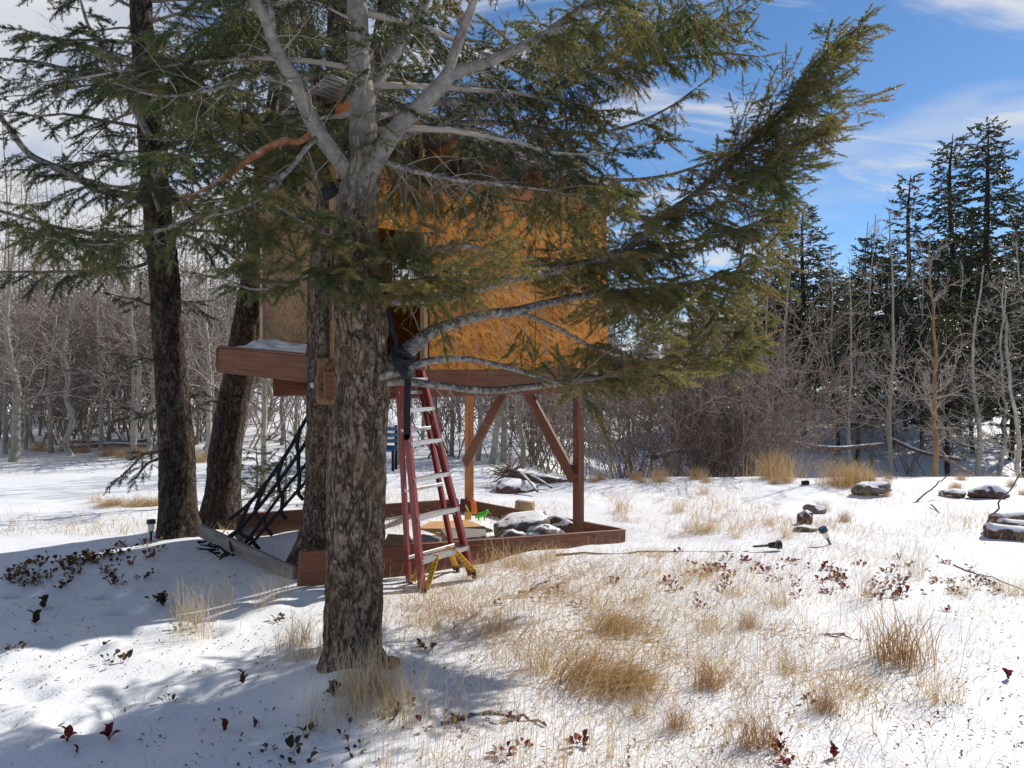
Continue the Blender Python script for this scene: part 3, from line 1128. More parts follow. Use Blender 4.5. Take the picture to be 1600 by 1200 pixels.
    L['O'] = limb([(555, 380, 4.12, 7), (505, 365, 3.98, 5), (455, 335, 3.9, 4), (430, 320, 3.88, 2)])
    L['P'] = limb([(575, 450, 4.12, 7), (640, 440, 4.05, 5), (710, 435, 4.0, 4), (770, 440, 4.0, 2)])
    L['Q'] = limb([(505, 205, 4.22, 9), (478, 232, 4.15, 8), (452, 265, 4.05, 8), (420, 295, 4.0, 8), (398, 313, 3.95, 8), (368, 327, 3.9, 7), (290, 345, 3.85, 6), (215, 372, 3.85, 4), (150, 382, 3.85, 3), (80, 372, 3.85, 2)])
    L['R'] = limb([(492, 200, 4.22, 10), (470, 220, 4.28, 10), (440, 222, 4.28, 11), (410, 236, 4.22, 11), (370, 262, 4.2, 9), (335, 288, 4.2, 6), (290, 310, 4.2, 3)], mat='red_bark')
    L['T'] = limb([(462, 135, 4.1, 8), (400, 120, 4.0, 7), (330, 140, 3.95, 6), (250, 150, 3.9, 4), (180, 130, 3.9, 3)])
    # needles
    A = fol.along
    A(L['A'], .30, .036, .42, .45, .085, 1, .50, tipk=.45)
    A(L['A'][-38:], .0, .065, .42, .2, .09, 1, .50, tipk=.35, up=.1)
    ax = L['A'][-46:]
    for tx, ty in ((1357, 62), (1352, 106), (1335, 122), (1330, 160), (1345, 172), (1318, 188), (1328, 150), (1312, 240), (1302, 268), (1285, 222), (1300, 52), (1278, 84), (1262, 100), (1248, 126), (1232, 155), (1212, 158), (1195, 190), (1175, 205), (1270, 280), (1290, 300), (1250, 320), (1262, 235)):
        tp = P(tx, ty, deep(5.2) + g.normal(0, .25))
        i0 = int(np.argmin(np.linalg.norm(ax - tp, axis=1)))
        st = ax[max(0, i0 - 7)]
        ln = np.linalg.norm(tp - st)
        fol.branchlet(st, nrm(tp - st - np.array([0, 0, .06])), ln, .005, -.12, .09, 1, .5, .2, .032)
    A(L['S'], .1, .035, .34, .3, .085, 1, .5)
    A(L['B'], .55, .045, .38, .4, .085, 1, .50)
    A(L['B2'], .35, .05, .30, .4, .085, 1, .5)
    A(L['C'], .50, .06, .20, .2, .08, 0, .55)
    A(L['D'], .36, .045, .30, .3, .085, 1, .50)
    A(L['E'], .1, .06, .20, .3, .08, 0, .5)
    A(L['F'], .42, .045, .42, .7, .085, 1, .42)
    A(L['F2'], .2, .045, .40, .5, .085, 1, .42)
    A(L['G'], .45, .065, .38, .8, .085, 1, .42)
    A(L['H'], .45, .07, .25, .7, .08, 0, .5)
    A(L['H2'], .45, .075, .36, .6, .085, 1, .45)
    A(L['J'], .0, .036, .40, .4, .085, 1, .5)
    A(L['K'], .0, .036, .42, .4, .085, 1, .5)
    A(L['M'], .1, .04, .30, .2, .085, 1, .5)
    A(L['N'], .1, .045, .26, .3, .08, 1, .22)
    A(L['O'], .05, .045, .24, .3, .08, 1, .22)
    A(L['P'], .05, .045, .24, .25, .08, 1, .55)
    A(L['Q'], .45, .06, .30, .5, .08, 1, .35)
    A(L['R'], .5, .06, .30, .5, .08, 1, .35)
    A(L['T'], .2, .06, .34, .6, .08, 1, .3)
    A(L['l2'], .60, .05, .40, .6, .085, 1, .4)
    A(L['l2b'], .55, .07, .35, .6, .085, 1, .35)
    A(L['l1'], .6, .07, .40, .6, .085, 1, .3)
    A(L['l3'], .3, .07, .40, .6, .085, 1, .32)
    for px, py in ((575, 178), (590, 190), (600, 215), (585, 225), (600, 120), (612, 108), (500, 110)):
        for _ in range(2):
            p = P(px + g.normal(0, 5), py + g.normal(0, 5), 4.18)
            fol.branchlet(p, nrm([g.normal(0, .8), -.5, -.2]), .16, .003, .3, .075, 0, .2, 0.05)
    # sprays that grow from the nearest bough out into the parts of the crown
    allp = np.vstack([L[k] for k in L if k not in ('N', 'O', 'Q', 'R', 'T')])

    def spray(poly, n, d0, dj, tint, lmax=.9, droop=.3, up=0.0):
        poly = np.array(poly, float)
        lo, hi = poly.min(0), poly.max(0)
        c = 0
        while c < n:
            q = lo + (hi - lo) * g.random(2)
            ins = False
            for a, b in zip(poly, np.roll(poly, -1, 0)):
                if (a[1] > q[1]) != (b[1] > q[1]) and q[0] < (b[0] - a[0]) * (q[1] - a[1]) / (b[1] - a[1]) + a[0]:
                    ins = not ins
            if not ins:
                continue
            c += 1
            tp = P(q[0], q[1], deep(d0 + g.normal(0, dj)))
            dist = np.linalg.norm(allp - tp, axis=1)
            # prefer boughs on the trunk side so that sprays point outwards
            k = np.argmin(dist + .35 * np.maximum(0, allp[:, 0] - tp[0]))
            v = tp - allp[k]
            ln = np.linalg.norm(v)
            if ln < .12:
                v = v + g.normal(0, .15, 3) + [.1, 0, 0]
            ln = min(np.linalg.norm(v) + .06, lmax)
            fol.branchlet(allp[k], nrm(v + np.array([0, 0, droop * ln * .5])), ln, .0035, droop, .105, 1, float(np.clip(tint + g.normal(0, .12), 0, 1)), max(0.05, 1 - .42 / ln), .036)
    spray([(940, 440), (1000, 330), (1090, 290), (1200, 260), (1245, 330), (1240, 440), (1190, 560), (1100, 600), (960, 600), (900, 570)], 118, 5.1, .25, .52)
    spray([(790, 330), (900, 290), (1060, 290), (1010, 440), (880, 450), (800, 430)], 66, 4.95, .2, .52)
    spray([(1050, 270), (1180, 180), (1290, 60), (1350, 30), (1330, 140), (1290, 250), (1240, 330), (1120, 320)], 62, 5.2, .16, .5, .8, .1)
    spray([(640, 20), (880, 0), (1190, -10), (1150, 80), (1000, 120), (860, 150), (700, 150), (620, 120)], 95, 4.9, .3, .42, .8, .5)
    spray([(760, 180), (1000, 190), (1080, 150), (1060, 220), (940, 260), (800, 240)], 22, 5.05, .15, .45, .6, .5)
    spray([(600, 385), (700, 395), (780, 420), (720, 465), (600, 460)], 40, 4.1, .08, .55, .4, .2)
    spray([(790, 560), (900, 560), (1010, 590), (950, 612), (820, 590)], 18, 4.75, .1, .5, .4, .2)
    spray([(600, 290), (780, 300), (780, 340), (610, 350)], 22, 4.6, .15, .5, .6, .4)
    allp = np.vstack([L[k] for k in ('N', 'O', 'Q', 'R', 'T', 'l1')])
    spray([(420, 310), (600, 310), (600, 420), (480, 460), (420, 420)], 22, 3.95, .1, .42, .5, .3)
    spray([(395, 225), (500, 225), (500, 330), (400, 330)], 10, 4.75, .1, .35, .8, .3)
    spray([(330, 320), (440, 300), (480, 420), (360, 450)], 16, 4.0, .12, .35, .7, .4)
    spray([(250, 60), (480, 20), (480, 220), (380, 260), (260, 200)], 22, 4.55, .15, .25, .9, .5)
    spray([(0, 330), (250, 330), (330, 420), (150, 430), (0, 400)], 18, 3.95, .15, .3, .8, .4)
    for k, a, b, n, ln in (('A', .15, .7, 34, .40), ('B', .2, .9, 44, .40), ('D', .2, .9, 34, .30), ('H', .1, .9, 40, .45), ('F', .15, .6, 30, .45), ('G', .1, .6, 40, .5),
                           ('l2', .1, .6, 26, .4), ('l1', .1, .7, 22, .35), ('H2', .1, .6, 26, .4), ('E', .1, .9, 16, .3), ('J', 0, .8, 22, .35), ('K', 0, .8, 28, .4), ('S', 0, .7, 12, .3), ('M', 0, .8, 14, .3), ('F2', 0, .7, 16, .3), ('Q', .1, .8, 14, .3), ('T', .1, .8, 12, .3), ('l3', .1, .8, 14, .4)):
        fol.dead_twigs(dead, L[k], a, b, n, ln)
    # the crown above the picture
    zc = np.arange(3.05, top[2] - .2, .085)
    for i, z in enumerate(zc):
        c = C[np.argmin(np.abs(C[:, 2] - z))]
        az = i * 2.4 + g.uniform(-.5, .5)
        ln = (2.3 * (1 - (z - 2.5) / (top[2] - 1.8)) + .25) * g.uniform(.7, 1.1)
        if math.sin(az) < -.1:
            ln *= .32 if z < 5 else .6
        dv = np.array([math.cos(az), math.sin(az), g.uniform(.05, .4)])
        pts = [c]
        for k in range(9):
            dv = nrm(dv + np.array([0, 0, -.05 if k < 5 else .03]) + g.normal(0, .06, 3))
            pts.append(pts[-1] + dv * ln / 9)
        pts = np.array(pts)
        dead.tube(pts, np.linspace(.016, .004, 10) * (ln / 2 + .2), 5)
        hi_fol.along(pts, .25, .075, .46, .5, .13, 0, .35, step=.045, up=-.05)
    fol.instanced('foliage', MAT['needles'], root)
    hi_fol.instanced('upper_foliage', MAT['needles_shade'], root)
    fol.S += hi_fol.S
    tag(link('twigs', fol.twig_mesh('twigs'), MAT['twig'], root), kind='stuff')
    tag(link('dead_twigs', dead.mesh('dead_twigs'), MAT['dead_twig'], root), kind='stuff')
    # cones
    cm = cone_mesh()
    for px, py, d in ((1300, 108, 5.2), (1295, 195, 5.1), (1215, 215, 5.2), (1080, 275, 5.1), (1001, 85, 5.0), (1030, 210, 5.1)):
        link('cone', cm, MAT['cone'], root, Matrix.Translation(Vector(P(px, py, deep(d)))) @ Matrix.Rotation(g.uniform(0, 6), 4, 'Z') @ Matrix.Scale(1.0, 4))
    return root


def cone_mesh():
    acc = Acc()
    k = 11
    for i in range(k):
        z = -i / k * .065
        r = .016 * math.sin(math.pi * (i + .8) / (k + .8)) + .004
        n = 6
        for j in range(n):
            a = (j + .5 * (i % 2)) * 2 * math.pi / n
            d = np.array([math.cos(a), math.sin(a), 0])
            t = np.array([-math.sin(a), math.cos(a), 0])
            b = np.array([0, 0, z])
            acc.add([b + t * .004, b - t * .004, b + d * r - t * .006 + [0, 0, -.010], b + d * r + t * .006 + [0, 0, -.010], b + [0, 0, -.012]], [[0, 1, 2, 3]], [[3, 2, 4]])
    return acc.mesh('cone')


MAIN = main_tree()


# ------------------------------------------------------------------ the other three trees round the house
def conifer_limbs(C, R, fol, dead, g, z0, z1, dz, Lf, start=.25, spacing=.11, BL=.5, spl=.13, level=0, droop=.5, tint=.4, step=.06, azf=None, z_limb=None):
    i = 0
    z = z0
    while z < z1:
        c = C[np.argmin(np.abs(C[:, 2] - z))]
        az = i * 2.39996 + g.uniform(-.5, .5)
        ln = Lf(z) * g.uniform(.65, 1.15)
        if azf:
            ln *= azf(az)
        if ln > .25:
            dv = np.array([math.cos(az), math.sin(az), g.uniform(-.05, .3)])
            pts = [c]
            k = 10
            for q in range(k):
                dv = nrm(dv + np.array([0, 0, -.06 if q < 6 else .05]) + g.normal(0, .07, 3))
                pts.append(pts[-1] + dv * ln / k)
            pts = np.array(pts)
            dead.tube(pts, np.linspace(.019, .004, k + 1) * (ln / 2.2 + .25), 5)
            fol.along(pts, start, spacing, BL, droop, spl, level, tint, r=.004, step=step)
            if g.random() < .8:
                fol.dead_twigs(dead, pts, .05, .6, 5, .4, .9)
        i += 1
        z += dz * g.uniform(.6, 1.4)


def side_tree(label, rows, D, barkmat, seed, z0, top_h, Lf, extra=None, dz=.12, azf=None, flare=.06, **kw):
    g = np.random.default_rng(seed)
    C, R = limb_path([(a, b, d, w) for a, b, d, w in rows], 200)
    base = C[0]
    root = thing('fir_tree', label, 'tree', (base[0], base[1], gz(base[0], base[1])))
    kd = bark_disp(.014, seed)

    def disp(pts, Rr):
        z = pts[..., 2]
        return kd(pts, Rr) + flare * np.exp(-(np.maximum(z, 0) / .22) ** 2) * (1 + 1.2 * fbm(pts[..., 0] * 6, pts[..., 1] * 6, 0, 2, seed))
    V, Q, T = tube(C, R, 64, disp)
    link('trunk', mk_mesh('trunk', V, Q, T), MAT[barkmat], root)
    fol = Foliage(MID, g)
    dead = Acc()
    conifer_limbs(C, R, fol, dead, g, z0, C[-1][2] - .1, dz, Lf, azf=azf, **kw)
    if extra:
        extra(root, fol, dead, g)
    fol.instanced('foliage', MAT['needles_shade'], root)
    tag(link('branches', fol.twig_mesh('branches', dead), MAT['twig'], root), kind='stuff')
    return root


def limb_of(root, rows, n=8, mat='limb_bark'):
    C, R = limb_path(rows)
    V, Q, T = tube(C, R, n)
    link('limb', mk_mesh('limb', V, Q, T), MAT[mat], root)
    return C


def extra_left(root, fol, dead, g):
    d = 8.1
    for rows, st in (([(233, 212, 8.1, 13), (205, 160, 7.9, 12), (180, 112, 7.7, 10), (155, 65, 7.5, 9), (138, 40, 7.4, 6), (120, -20, 7.3, 3)], .6),
                     ([(245, 285, 8.1, 9), (258, 235, 8.0, 9), (272, 190, 7.9, 8), (290, 145, 7.8, 6), (306, 118, 7.8, 4)], .6),
                     ([(235, 310, 8.2, 12), (160, 298, 7.6, 12), (112, 272, 7.2, 12), (60, 250, 7.0, 11), (37, 232, 6.9, 10), (10, 195, 6.8, 9), (-30, 150, 6.7, 6)], .25),
                     ([(240, 380, 8.2, 8), (215, 372, 7.8, 7), (160, 368, 7.5, 7), (112, 360, 7.3, 6), (75, 352, 7.2, 6), (0, 330, 7.0, 5), (-60, 320, 7, 3)], .2),
                     ([(245, 405, 8.2, 7), (200, 420, 7.9, 5), (120, 424, 7.8, 5), (0, 425, 7.7, 4), (-80, 420, 7.7, 2)], .1),
                     ([(225, 140, 8.2, 11), (185, 118, 7.8, 10), (135, 118, 7.5, 8), (70, 100, 7.3, 6), (0, 92, 7.2, 4)], .2),
                     ([(222, 100, 8.2, 9), (180, 85, 8.3, 8), (120, 70, 8.3, 6), (60, 72, 8.2, 3)], .2),
                     ([(250, 350, 8.2, 7), (300, 372, 8.0, 6), (350, 390, 7.8, 5), (400, 432, 7.7, 3)], .25),
                     ([(250, 175, 8.2, 9), (300, 160, 7.9, 7), (360, 175, 7.7, 5), (410, 190, 7.6, 3)], .2),
                     ([(245, 250, 8.2, 7), (300, 255, 7.8, 6), (350, 290, 7.6, 3)], .2)):
        C = limb_of(root, rows, 8)
        fol.along(C, st, .085, .5, .55, .14, 0, .4, step=.036)
        fol.dead_twigs(dead, C, .1, .7, 8, .5)
    # low sprays on the lower trunk
    for rows in ([(248, 565, 8.2, 5), (225, 560, 8.0, 4), (195, 555, 7.9, 3)], [(245, 480, 8.2, 5), (215, 470, 8.0, 4), (180, 462, 7.9, 3)], [(250, 640, 8.1, 5), (225, 648, 7.9, 4), (205, 640, 7.8, 3)],
                 [(252, 705, 8.1, 5), (225, 710, 7.8, 4), (200, 735, 7.7, 3), (180, 752, 7.6, 2)], [(252, 715, 8.1, 5), (230, 725, 7.9, 4), (212, 748, 7.8, 3)], [(290, 655, 8.2, 6), (310, 635, 8.3, 5), (335, 622, 8.4, 3), (300, 615, 8.5, 2)],
                 [(275, 470, 8.2, 5), (300, 475, 8.0, 3), (320, 490, 8.0, 2)]):
        C = limb_of(root, rows, 6, 'twig')
        fol.along(C, .15, .05, .22, .35, .11, 0, .3, step=.05)


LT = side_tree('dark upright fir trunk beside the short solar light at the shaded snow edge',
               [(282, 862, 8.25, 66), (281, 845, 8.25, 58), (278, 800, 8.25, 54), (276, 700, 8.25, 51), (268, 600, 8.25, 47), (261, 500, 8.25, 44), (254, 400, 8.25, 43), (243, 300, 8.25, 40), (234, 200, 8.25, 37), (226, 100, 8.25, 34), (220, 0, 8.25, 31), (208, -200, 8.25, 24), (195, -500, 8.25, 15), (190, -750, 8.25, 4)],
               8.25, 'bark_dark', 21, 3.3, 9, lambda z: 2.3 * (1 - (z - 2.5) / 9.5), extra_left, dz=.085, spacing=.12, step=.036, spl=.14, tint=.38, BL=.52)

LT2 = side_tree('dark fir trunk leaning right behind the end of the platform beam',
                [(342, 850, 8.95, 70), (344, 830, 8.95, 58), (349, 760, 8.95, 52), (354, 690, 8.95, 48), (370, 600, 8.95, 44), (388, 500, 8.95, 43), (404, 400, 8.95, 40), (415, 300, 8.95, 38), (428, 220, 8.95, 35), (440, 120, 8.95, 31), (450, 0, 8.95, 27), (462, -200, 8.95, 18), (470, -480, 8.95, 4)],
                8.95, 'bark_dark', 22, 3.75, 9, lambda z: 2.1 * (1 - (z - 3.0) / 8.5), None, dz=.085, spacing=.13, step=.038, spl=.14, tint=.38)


def extra_twin(root, fol, dead, g):
    limb_of(root, [(530, 270, 7.0, 40), (560, 180, 7.05, 38), (592, 90, 7.1, 36), (606, 20, 7.1, 34), (615, -60, 7.1, 30), (622, -250, 7.1, 20), (628, -480, 7.1, 6)], 18, 'bark_brown')
    limb_of(root, [(512, 300, 6.9, 26), (500, 220, 6.85, 24), (495, 120, 6.8, 22), (478, 20, 6.8, 20), (470, -60, 6.8, 16), (460, -250, 6.8, 6)], 14, 'bark_brown')


TW = side_tree('rough brown twin trunk close behind the flaky trunk with the beam bolted to it',
               [(497, 905, 7.0, 104), (500, 875, 7.0, 84), (505, 830, 7.0, 70), (509, 750, 7.0, 62), (510, 600, 7.0, 60), (510, 480, 7.0, 58), (518, 350, 7.0, 52), (528, 225, 7.0, 44), (530, 100, 7.0, 38), (530, 0, 7.0, 34), (528, -200, 7.0, 26), (525, -500, 7.0, 14), (524, -700, 7.0, 4)],
               7.0, 'bark_brown', 23, 3.7, 9, lambda z: 2.2 * (1 - (z - 3.0) / 8.0), extra_twin, dz=.085, spacing=.12, step=.038, spl=.14, tint=.42,
               azf=lambda a: .55 if math.cos(a - 5.5) > .3 else 1.0)

# ------------------------------------------------------------------ the tree house
U = np.array([math.cos(math.radians(36)), math.sin(math.radians(36)), 0])
W = np.array([-U[1], U[0], 0])
R0 = np.array([0.753, 8.35, 0.0])                     # foot of the right-hand post
SL = 0.042                                            # the front beam climbs a little to the right


def H(a, b, c):
    return R0 + U * a + W * b + np.array([0, 0, c + SL * a])


def hb(name, a0, b0, c0, a1, b1, c1, mat, parent, bev=.004):
    """axis-aligned board in house coordinates (sheared with the beam)"""
    M = Matrix.Identity(4)
    ctr = H((a0 + a1) / 2, (b0 + b1) / 2, (c0 + c1) / 2)
    M = axes_matrix(ctr, U + np.array([0, 0, SL]), W, (0, 0, 1))
    sx, sy, sz = abs(a1 - a0), abs(b1 - b0), abs(c1 - c0)
    me = box_mesh(sx, sy, sz, min(bev, sx * .2, sy * .2, sz * .2), name)
    if sz > sx and sz >= sy:                          # posts and studs: grain runs up
        x, y, z = np.array([0, 0, 1.0]), W, -U
        me = box_mesh(sz, sy, sx, min(bev, sx * .2, sy * .2), name)
        M = axes_matrix(ctr, x, y, z)
    elif sy > sx and sy > sz:
        me = box_mesh(sy, sx, sz, min(bev, sx * .2, sz * .2), name)
        M = axes_matrix(ctr, W, -(U + np.array([0, 0, SL])), (0, 0, 1))
    return link(name, me, MAT[mat], parent, M)


def treehouse():
    t = thing('tree_house', 'orange strand board tree house on brown posts with a corrugated metal roof', 'tree house', (R0[0], R0[1], gz(R0[0], R0[1])))
    zg = gz(R0[0], R0[1])
    BT = 1.605                                        # beam bottom
    BH = .25
    # frame
    hb('beam', -2.93, -.05, BT, .10, -.005, BT + BH, 'stained_wood', t)
    hb('beam', .055, .0, BT + .01, .10, 2.3, BT + BH, 'stained_wood', t)
    hb('beam', -2.6, 2.20, BT + .01, .05, 2.245, BT + BH, 'stained_wood', t)
    for a in (-2.2, -1.65, -1.1, -.55):
        hb('joist', a - .02, .0, BT + .06, a + .02, 2.19, BT + BH - .003, 'cedar', t)
    hb('floor', -2.75, -.002, BT + BH, .33, 2.25, BT + BH + .018, 'osb_weathered_shade', t, .002)
    # posts
    for b in (0.05, 2.23):
        zz = gz(*(R0 + W * b)[:2])
        hb('post', -.05, b - .045, zz - .1, .04, b + .045, BT + .0, 'stained_wood' if b < 1 else 'cedar', t)
    # braces
    zl = BT - .96
    for (a, b0, b1) in ((-.072, .05, .92), (-.072, 2.23, 1.30)):
        bar('brace', H(a, b0, zl), H(a, b1, BT + .02), .04, .14, MAT['stained_wood'], t, up=W)
    # front wall: panel right of the doorway
    FB = BT + BH + .02
    wt = 3.50                                         # top of the panel at a = 0
    dl, dr = -2.30, -1.90                             # doorway
    hb('wall_panel', dr, -.030, FB - .03, -.66, -.016, wt + .04, 'osb', t, .001)
    hb('wall_panel', -.650, -.030, FB - .03, .335, -.016, wt, 'osb', t, .001)
    hb('wall_panel', -2.78, -.030, FB - .03, dl - .25, -.016, wt + .1, 'osb', t, .001)
    hb('wall_panel', dl - .25, -.030, 3.15, dr, -.016, wt + .08, 'osb', t, .001)
    for a in (dr - .045, dr + .4, -1.0, -.5, -.1, .29):
        hb('stud', a, -.012, FB, a + .038, .076, wt + .06, 'raw_wood' if a < dr else 'cedar', t, .002)
    hb('stud', dl - .30, -.012, FB, dl - .262, .076, 3.5, 'cedar', t, .002)
    hb('top_plate', -2.75, -.034, wt + .02, .34, .08, wt + .06, 'cedar', t, .002)
    hb('sill', dl - .2, -.04, FB - .005, dr - .05, .08, FB + .02, 'raw_wood', t, .002)
    # right wall
    hb('wall_panel', .338, -.028, FB - .03, .350, 2.2, wt, 'osb', t, .001)
    # back wall with a window opening (seen through the doorway)
    bb = 2.12
    hb('wall_panel', -2.78, bb, FB, -1.22, bb + .012, wt + .3, 'osb', t, .001)
    hb('wall_panel', -.76, bb, FB, .335, bb + .012, wt + .05, 'osb', t, .001)
    hb('wall_panel', -1.22, bb, FB, -.76, bb + .012, 2.96, 'osb', t, .001)
    hb('wall_panel', -1.22, bb, 3.25, -.76, bb + .012, wt + .2, 'osb', t, .001)
    for a in (-2.39, -1.99, -1.60, -1.26, -.755, -.2):
        hb('stud', a, bb - .09, FB, a + .038, bb - .002, wt + .05, 'cedar', t, .002)
    # left wall, in shade beside the small deck
    hb('wall_panel', -2.80, -.02, FB - .01, -2.788, 1.90, wt + .32, 'osb_weathered_shade', t, .001)
    hb('stud', -2.80, 1.905, FB - .01, -2.70, 1.99, wt + .3, 'stained_wood', t, .002)
    hb('stud', -2.79, 2.0, FB - .01, -2.70, 2.11, wt + .3, 'raw_wood', t, .002)
    # rafters across the house, roof sheet, black plastic on the ends
    KR = -.125 - SL

    def rz(a):
        return wt + .30 + KR * a
    for i, a in enumerate((-2.75, -2.15, -1.62, -1.12, -.62, -.14, .30)):
        hb('rafter', a, -.20, rz(a) - .15, a + .04, 2.45, rz(a) - .008, 'cedar', t, .003)
        if a in (-1.62, -1.12, -.62, -.14, .30):
            wrap = Acc()
            n = 10
            c = []
            for k in range(6):
                b = -.26 + k * .030 * (1.6 if a == -.14 else 1)
                s = (.048, .064, .068, .063, .067, .058)[k]
                for q in range(n):
                    an = q * 2 * math.pi / n
                    w_ = s * (1 + .18 * vnoise(k * 1.3 + i, q * 1.1, 0, 5))
                    c.append(H(a + .02 + w_ * .55 * math.cos(an), b, rz(a) - .08 + w_ * 1.12 * math.sin(an)))
            Q = [[k * n + q, k * n + (q + 1) % n, (k + 1) * n + (q + 1) % n, (k + 1) * n + q] for k in range(5) for q in range(n)]
            c.append(H(a + .02, -.265, rz(a) - .08))
            T = [[len(c) - 1, (q + 1) % n, q] for q in range(n)]
            link('rafter_wrap', mk_mesh('rafter_wrap', np.array(c), Q, T), MAT['black_plastic'], t)
    hb('fascia', -2.9, -.06, wt + .07, .35, -.045, wt + .18, 'cedar', t, .002)
    # corrugated sheet, ridges running down the slope
    aa = np.linspace(-3.0, .52, 12)
    b = np.linspace(-.27, 2.55, 37 * 6)
    for nm, dz, mt in (('roof_sheet', .0, 'steel_roof'), ('roof_snow', .016, 'snow_clean')):
        ga, gb = np.meshgrid(aa, b)
        z = rz(ga) + .012 + .009 * np.sin(gb / .076 * 2 * math.pi) + dz
        if nm == 'roof_snow':
            z = z + .02 * (1 + fbm(ga * 2, gb * 2, 0, 3, 3))
            ga = np.clip(ga, -2.98, .49)
            gb = np.clip(gb, -.255, 2.53)
        V = np.array([H(x, y, w) for x, y, w in zip(ga.ravel(), gb.ravel(), z.ravel())])
        nx = len(aa)
        i, j = np.arange(len(b) - 1)[:, None] * nx, np.arange(nx - 1)[None]
        Q = np.stack([i + j, i + j + 1, i + nx + j + 1, i + nx + j], -1).reshape(-1, 4)
        link(nm, mk_mesh(nm, V, Q), MAT[mt], t)
    # small deck at the left, held between the two trunks
    p0, p1 = P(343, 563, 7.5), P(486, 578, 6.95)
    hh = .236
    bar('deck_beam', p0, p1, .04, hh, MAT['stained_wood'], t)
    bar('deck_beam', p0 + [-.025, .03, 0.01], p0 + np.array([-.20, 0.95, 0.02]), .04, hh - .01, MAT['stained_wood'], t)
    tv = np.array([0, 0, hh / 2 + .014])
    for k in range(5):
        f = (k + .5) / 5
        da, db = np.array([-.17, .92, .02]), np.array([.0, .28, .0])
        bar('deck_board', p0 + tv + da * f + [.03, 0, 0], p1 + tv + db * f, .15, .025, MAT['stained_wood'], t)
    # heaped snow on the deck
    s = np.linspace(0, 1, 40)
    v = np.linspace(0, 1, 24)
    gs, gv = np.meshgrid(s, v)
    lo = p0 * .9 + p1 * .1 + tv + [0, .02, .014]
    hi = p1 + tv + [0, .02, .014]
    dv = np.array([-.13, .86, .02]) * (1 - gs[..., None]) + np.array([.0, .28, 0]) * gs[..., None]
    pts = lo[None, None] * (1 - gs[..., None]) + hi * gs[..., None] + dv * gv[..., None]
    pts[..., 2] += smooth(0, .25, gs) * smooth(0.0, .15, gv) * (.015 + .10 * gv + .04 * fbm(gs * 5, gv * 5, 0, 3, 9))
    Q = [[a * 40 + c, a * 40 + c + 1, (a + 1) * 40 + c + 1, (a + 1) * 40 + c] for a in range(23) for c in range(39)]
    link('deck_snow', mk_mesh('deck_snow', pts.reshape(-1, 3), Q), MAT['snow_clean'], t)
    # spacer block and bolts at the twin trunk
    c = P(511, 596, 6.72)
    link('spacer_board', box_mesh(.02, .18, .40, .002, 'spacer_board'), MAT['osb_weathered_shade'], t, axes_matrix(c, W, -U, (0, 0, 1)))
    for dz in (-.05,):
        link('bolt', box_mesh(.03, .03, .045, .006, 'bolt'), MAT['bolt_steel'], t, axes_matrix(P(488, 602, 6.68) + [0, 0, dz * 0], (1, 0, 0), (0, 1, 0), (0, 0, 1)))
    return t


HOUSE = treehouse()


# ------------------------------------------------------------------ sandbox under the house
def sandbox():
    FL, FR = P(467, 0, 6.05), P(975, 0, 8.5)
    BK, BL = P(722, 0, 10.15), P(372, 0, 8.35)

    def at(px, ytop, d):
        return P(px, ytop, d)
    fl, fr, bk, bl = at(467, 862, 6.05), at(975, 827, 8.5), at(720, 779, 10.15), at(368, 803, 8.3)
    t = thing('sandbox_frame', 'low brown board sandbox frame on the snow under the tree house', 'sandbox', (0, 8.2, gz(0, 8.2)))
    hgt = .27

    def side(a, b):
        bar('board', a - np.array([0, 0, hgt / 2]), b - np.array([0, 0, hgt / 2]), .042, hgt, MAT['stained_wood'], t)
    side(fl, fr)
    side(fr + [-.03, .06, 0], bk)
    side(bk + [-.05, -.03, 0], bl)
    return fl, fr, bk, bl


SB = sandbox()


def rock_mesh(name, s, seed, sub=4, flat=.0):
    bm = bmesh.new()
    bmesh.ops.create_icosphere(bm, subdivisions=sub, radius=1)
    co = np.array([v.co[:] for v in bm.verts])
    d = 1 + .55 * fbm(co[:, 0] * 1.3 + seed, co[:, 1] * 1.3, co[:, 2] * 1.3, 5, seed)
    gq = np.random.default_rng(seed)
    for _ in range(9):
        pn = nrm(gq.normal(0, 1, 3) * [1, 1, .8])
        h = (co * d[:, None]) @ pn
        lim = gq.uniform(.62, .9)
        d = np.where(h > lim, d * (lim + (h - lim) * .18) / np.maximum(h, 1e-3), d)
    co = co * d[:, None] * np.array(s)
    for v, c in zip(bm.verts, co):
        v.co = c
    me = bpy.data.meshes.new(name)
    bm.to_mesh(me)
    bm.free()
    for p in me.polygons:
        p.use_smooth = True
    return me


def rock(name, label, px, py, d, s, seed, mat='snowy_rock', cat='rock', rz=0.0, dz=0.0):
    p = P(px, py, d)
    p[2] = gz(p[0], p[1]) + dz
    o = link(name, rock_mesh(name, s, seed), MAT[mat], None, Matrix.Translation(Vector(p)) @ Matrix.Rotation(rz, 4, 'Z'))
    return tag(o, label, cat)


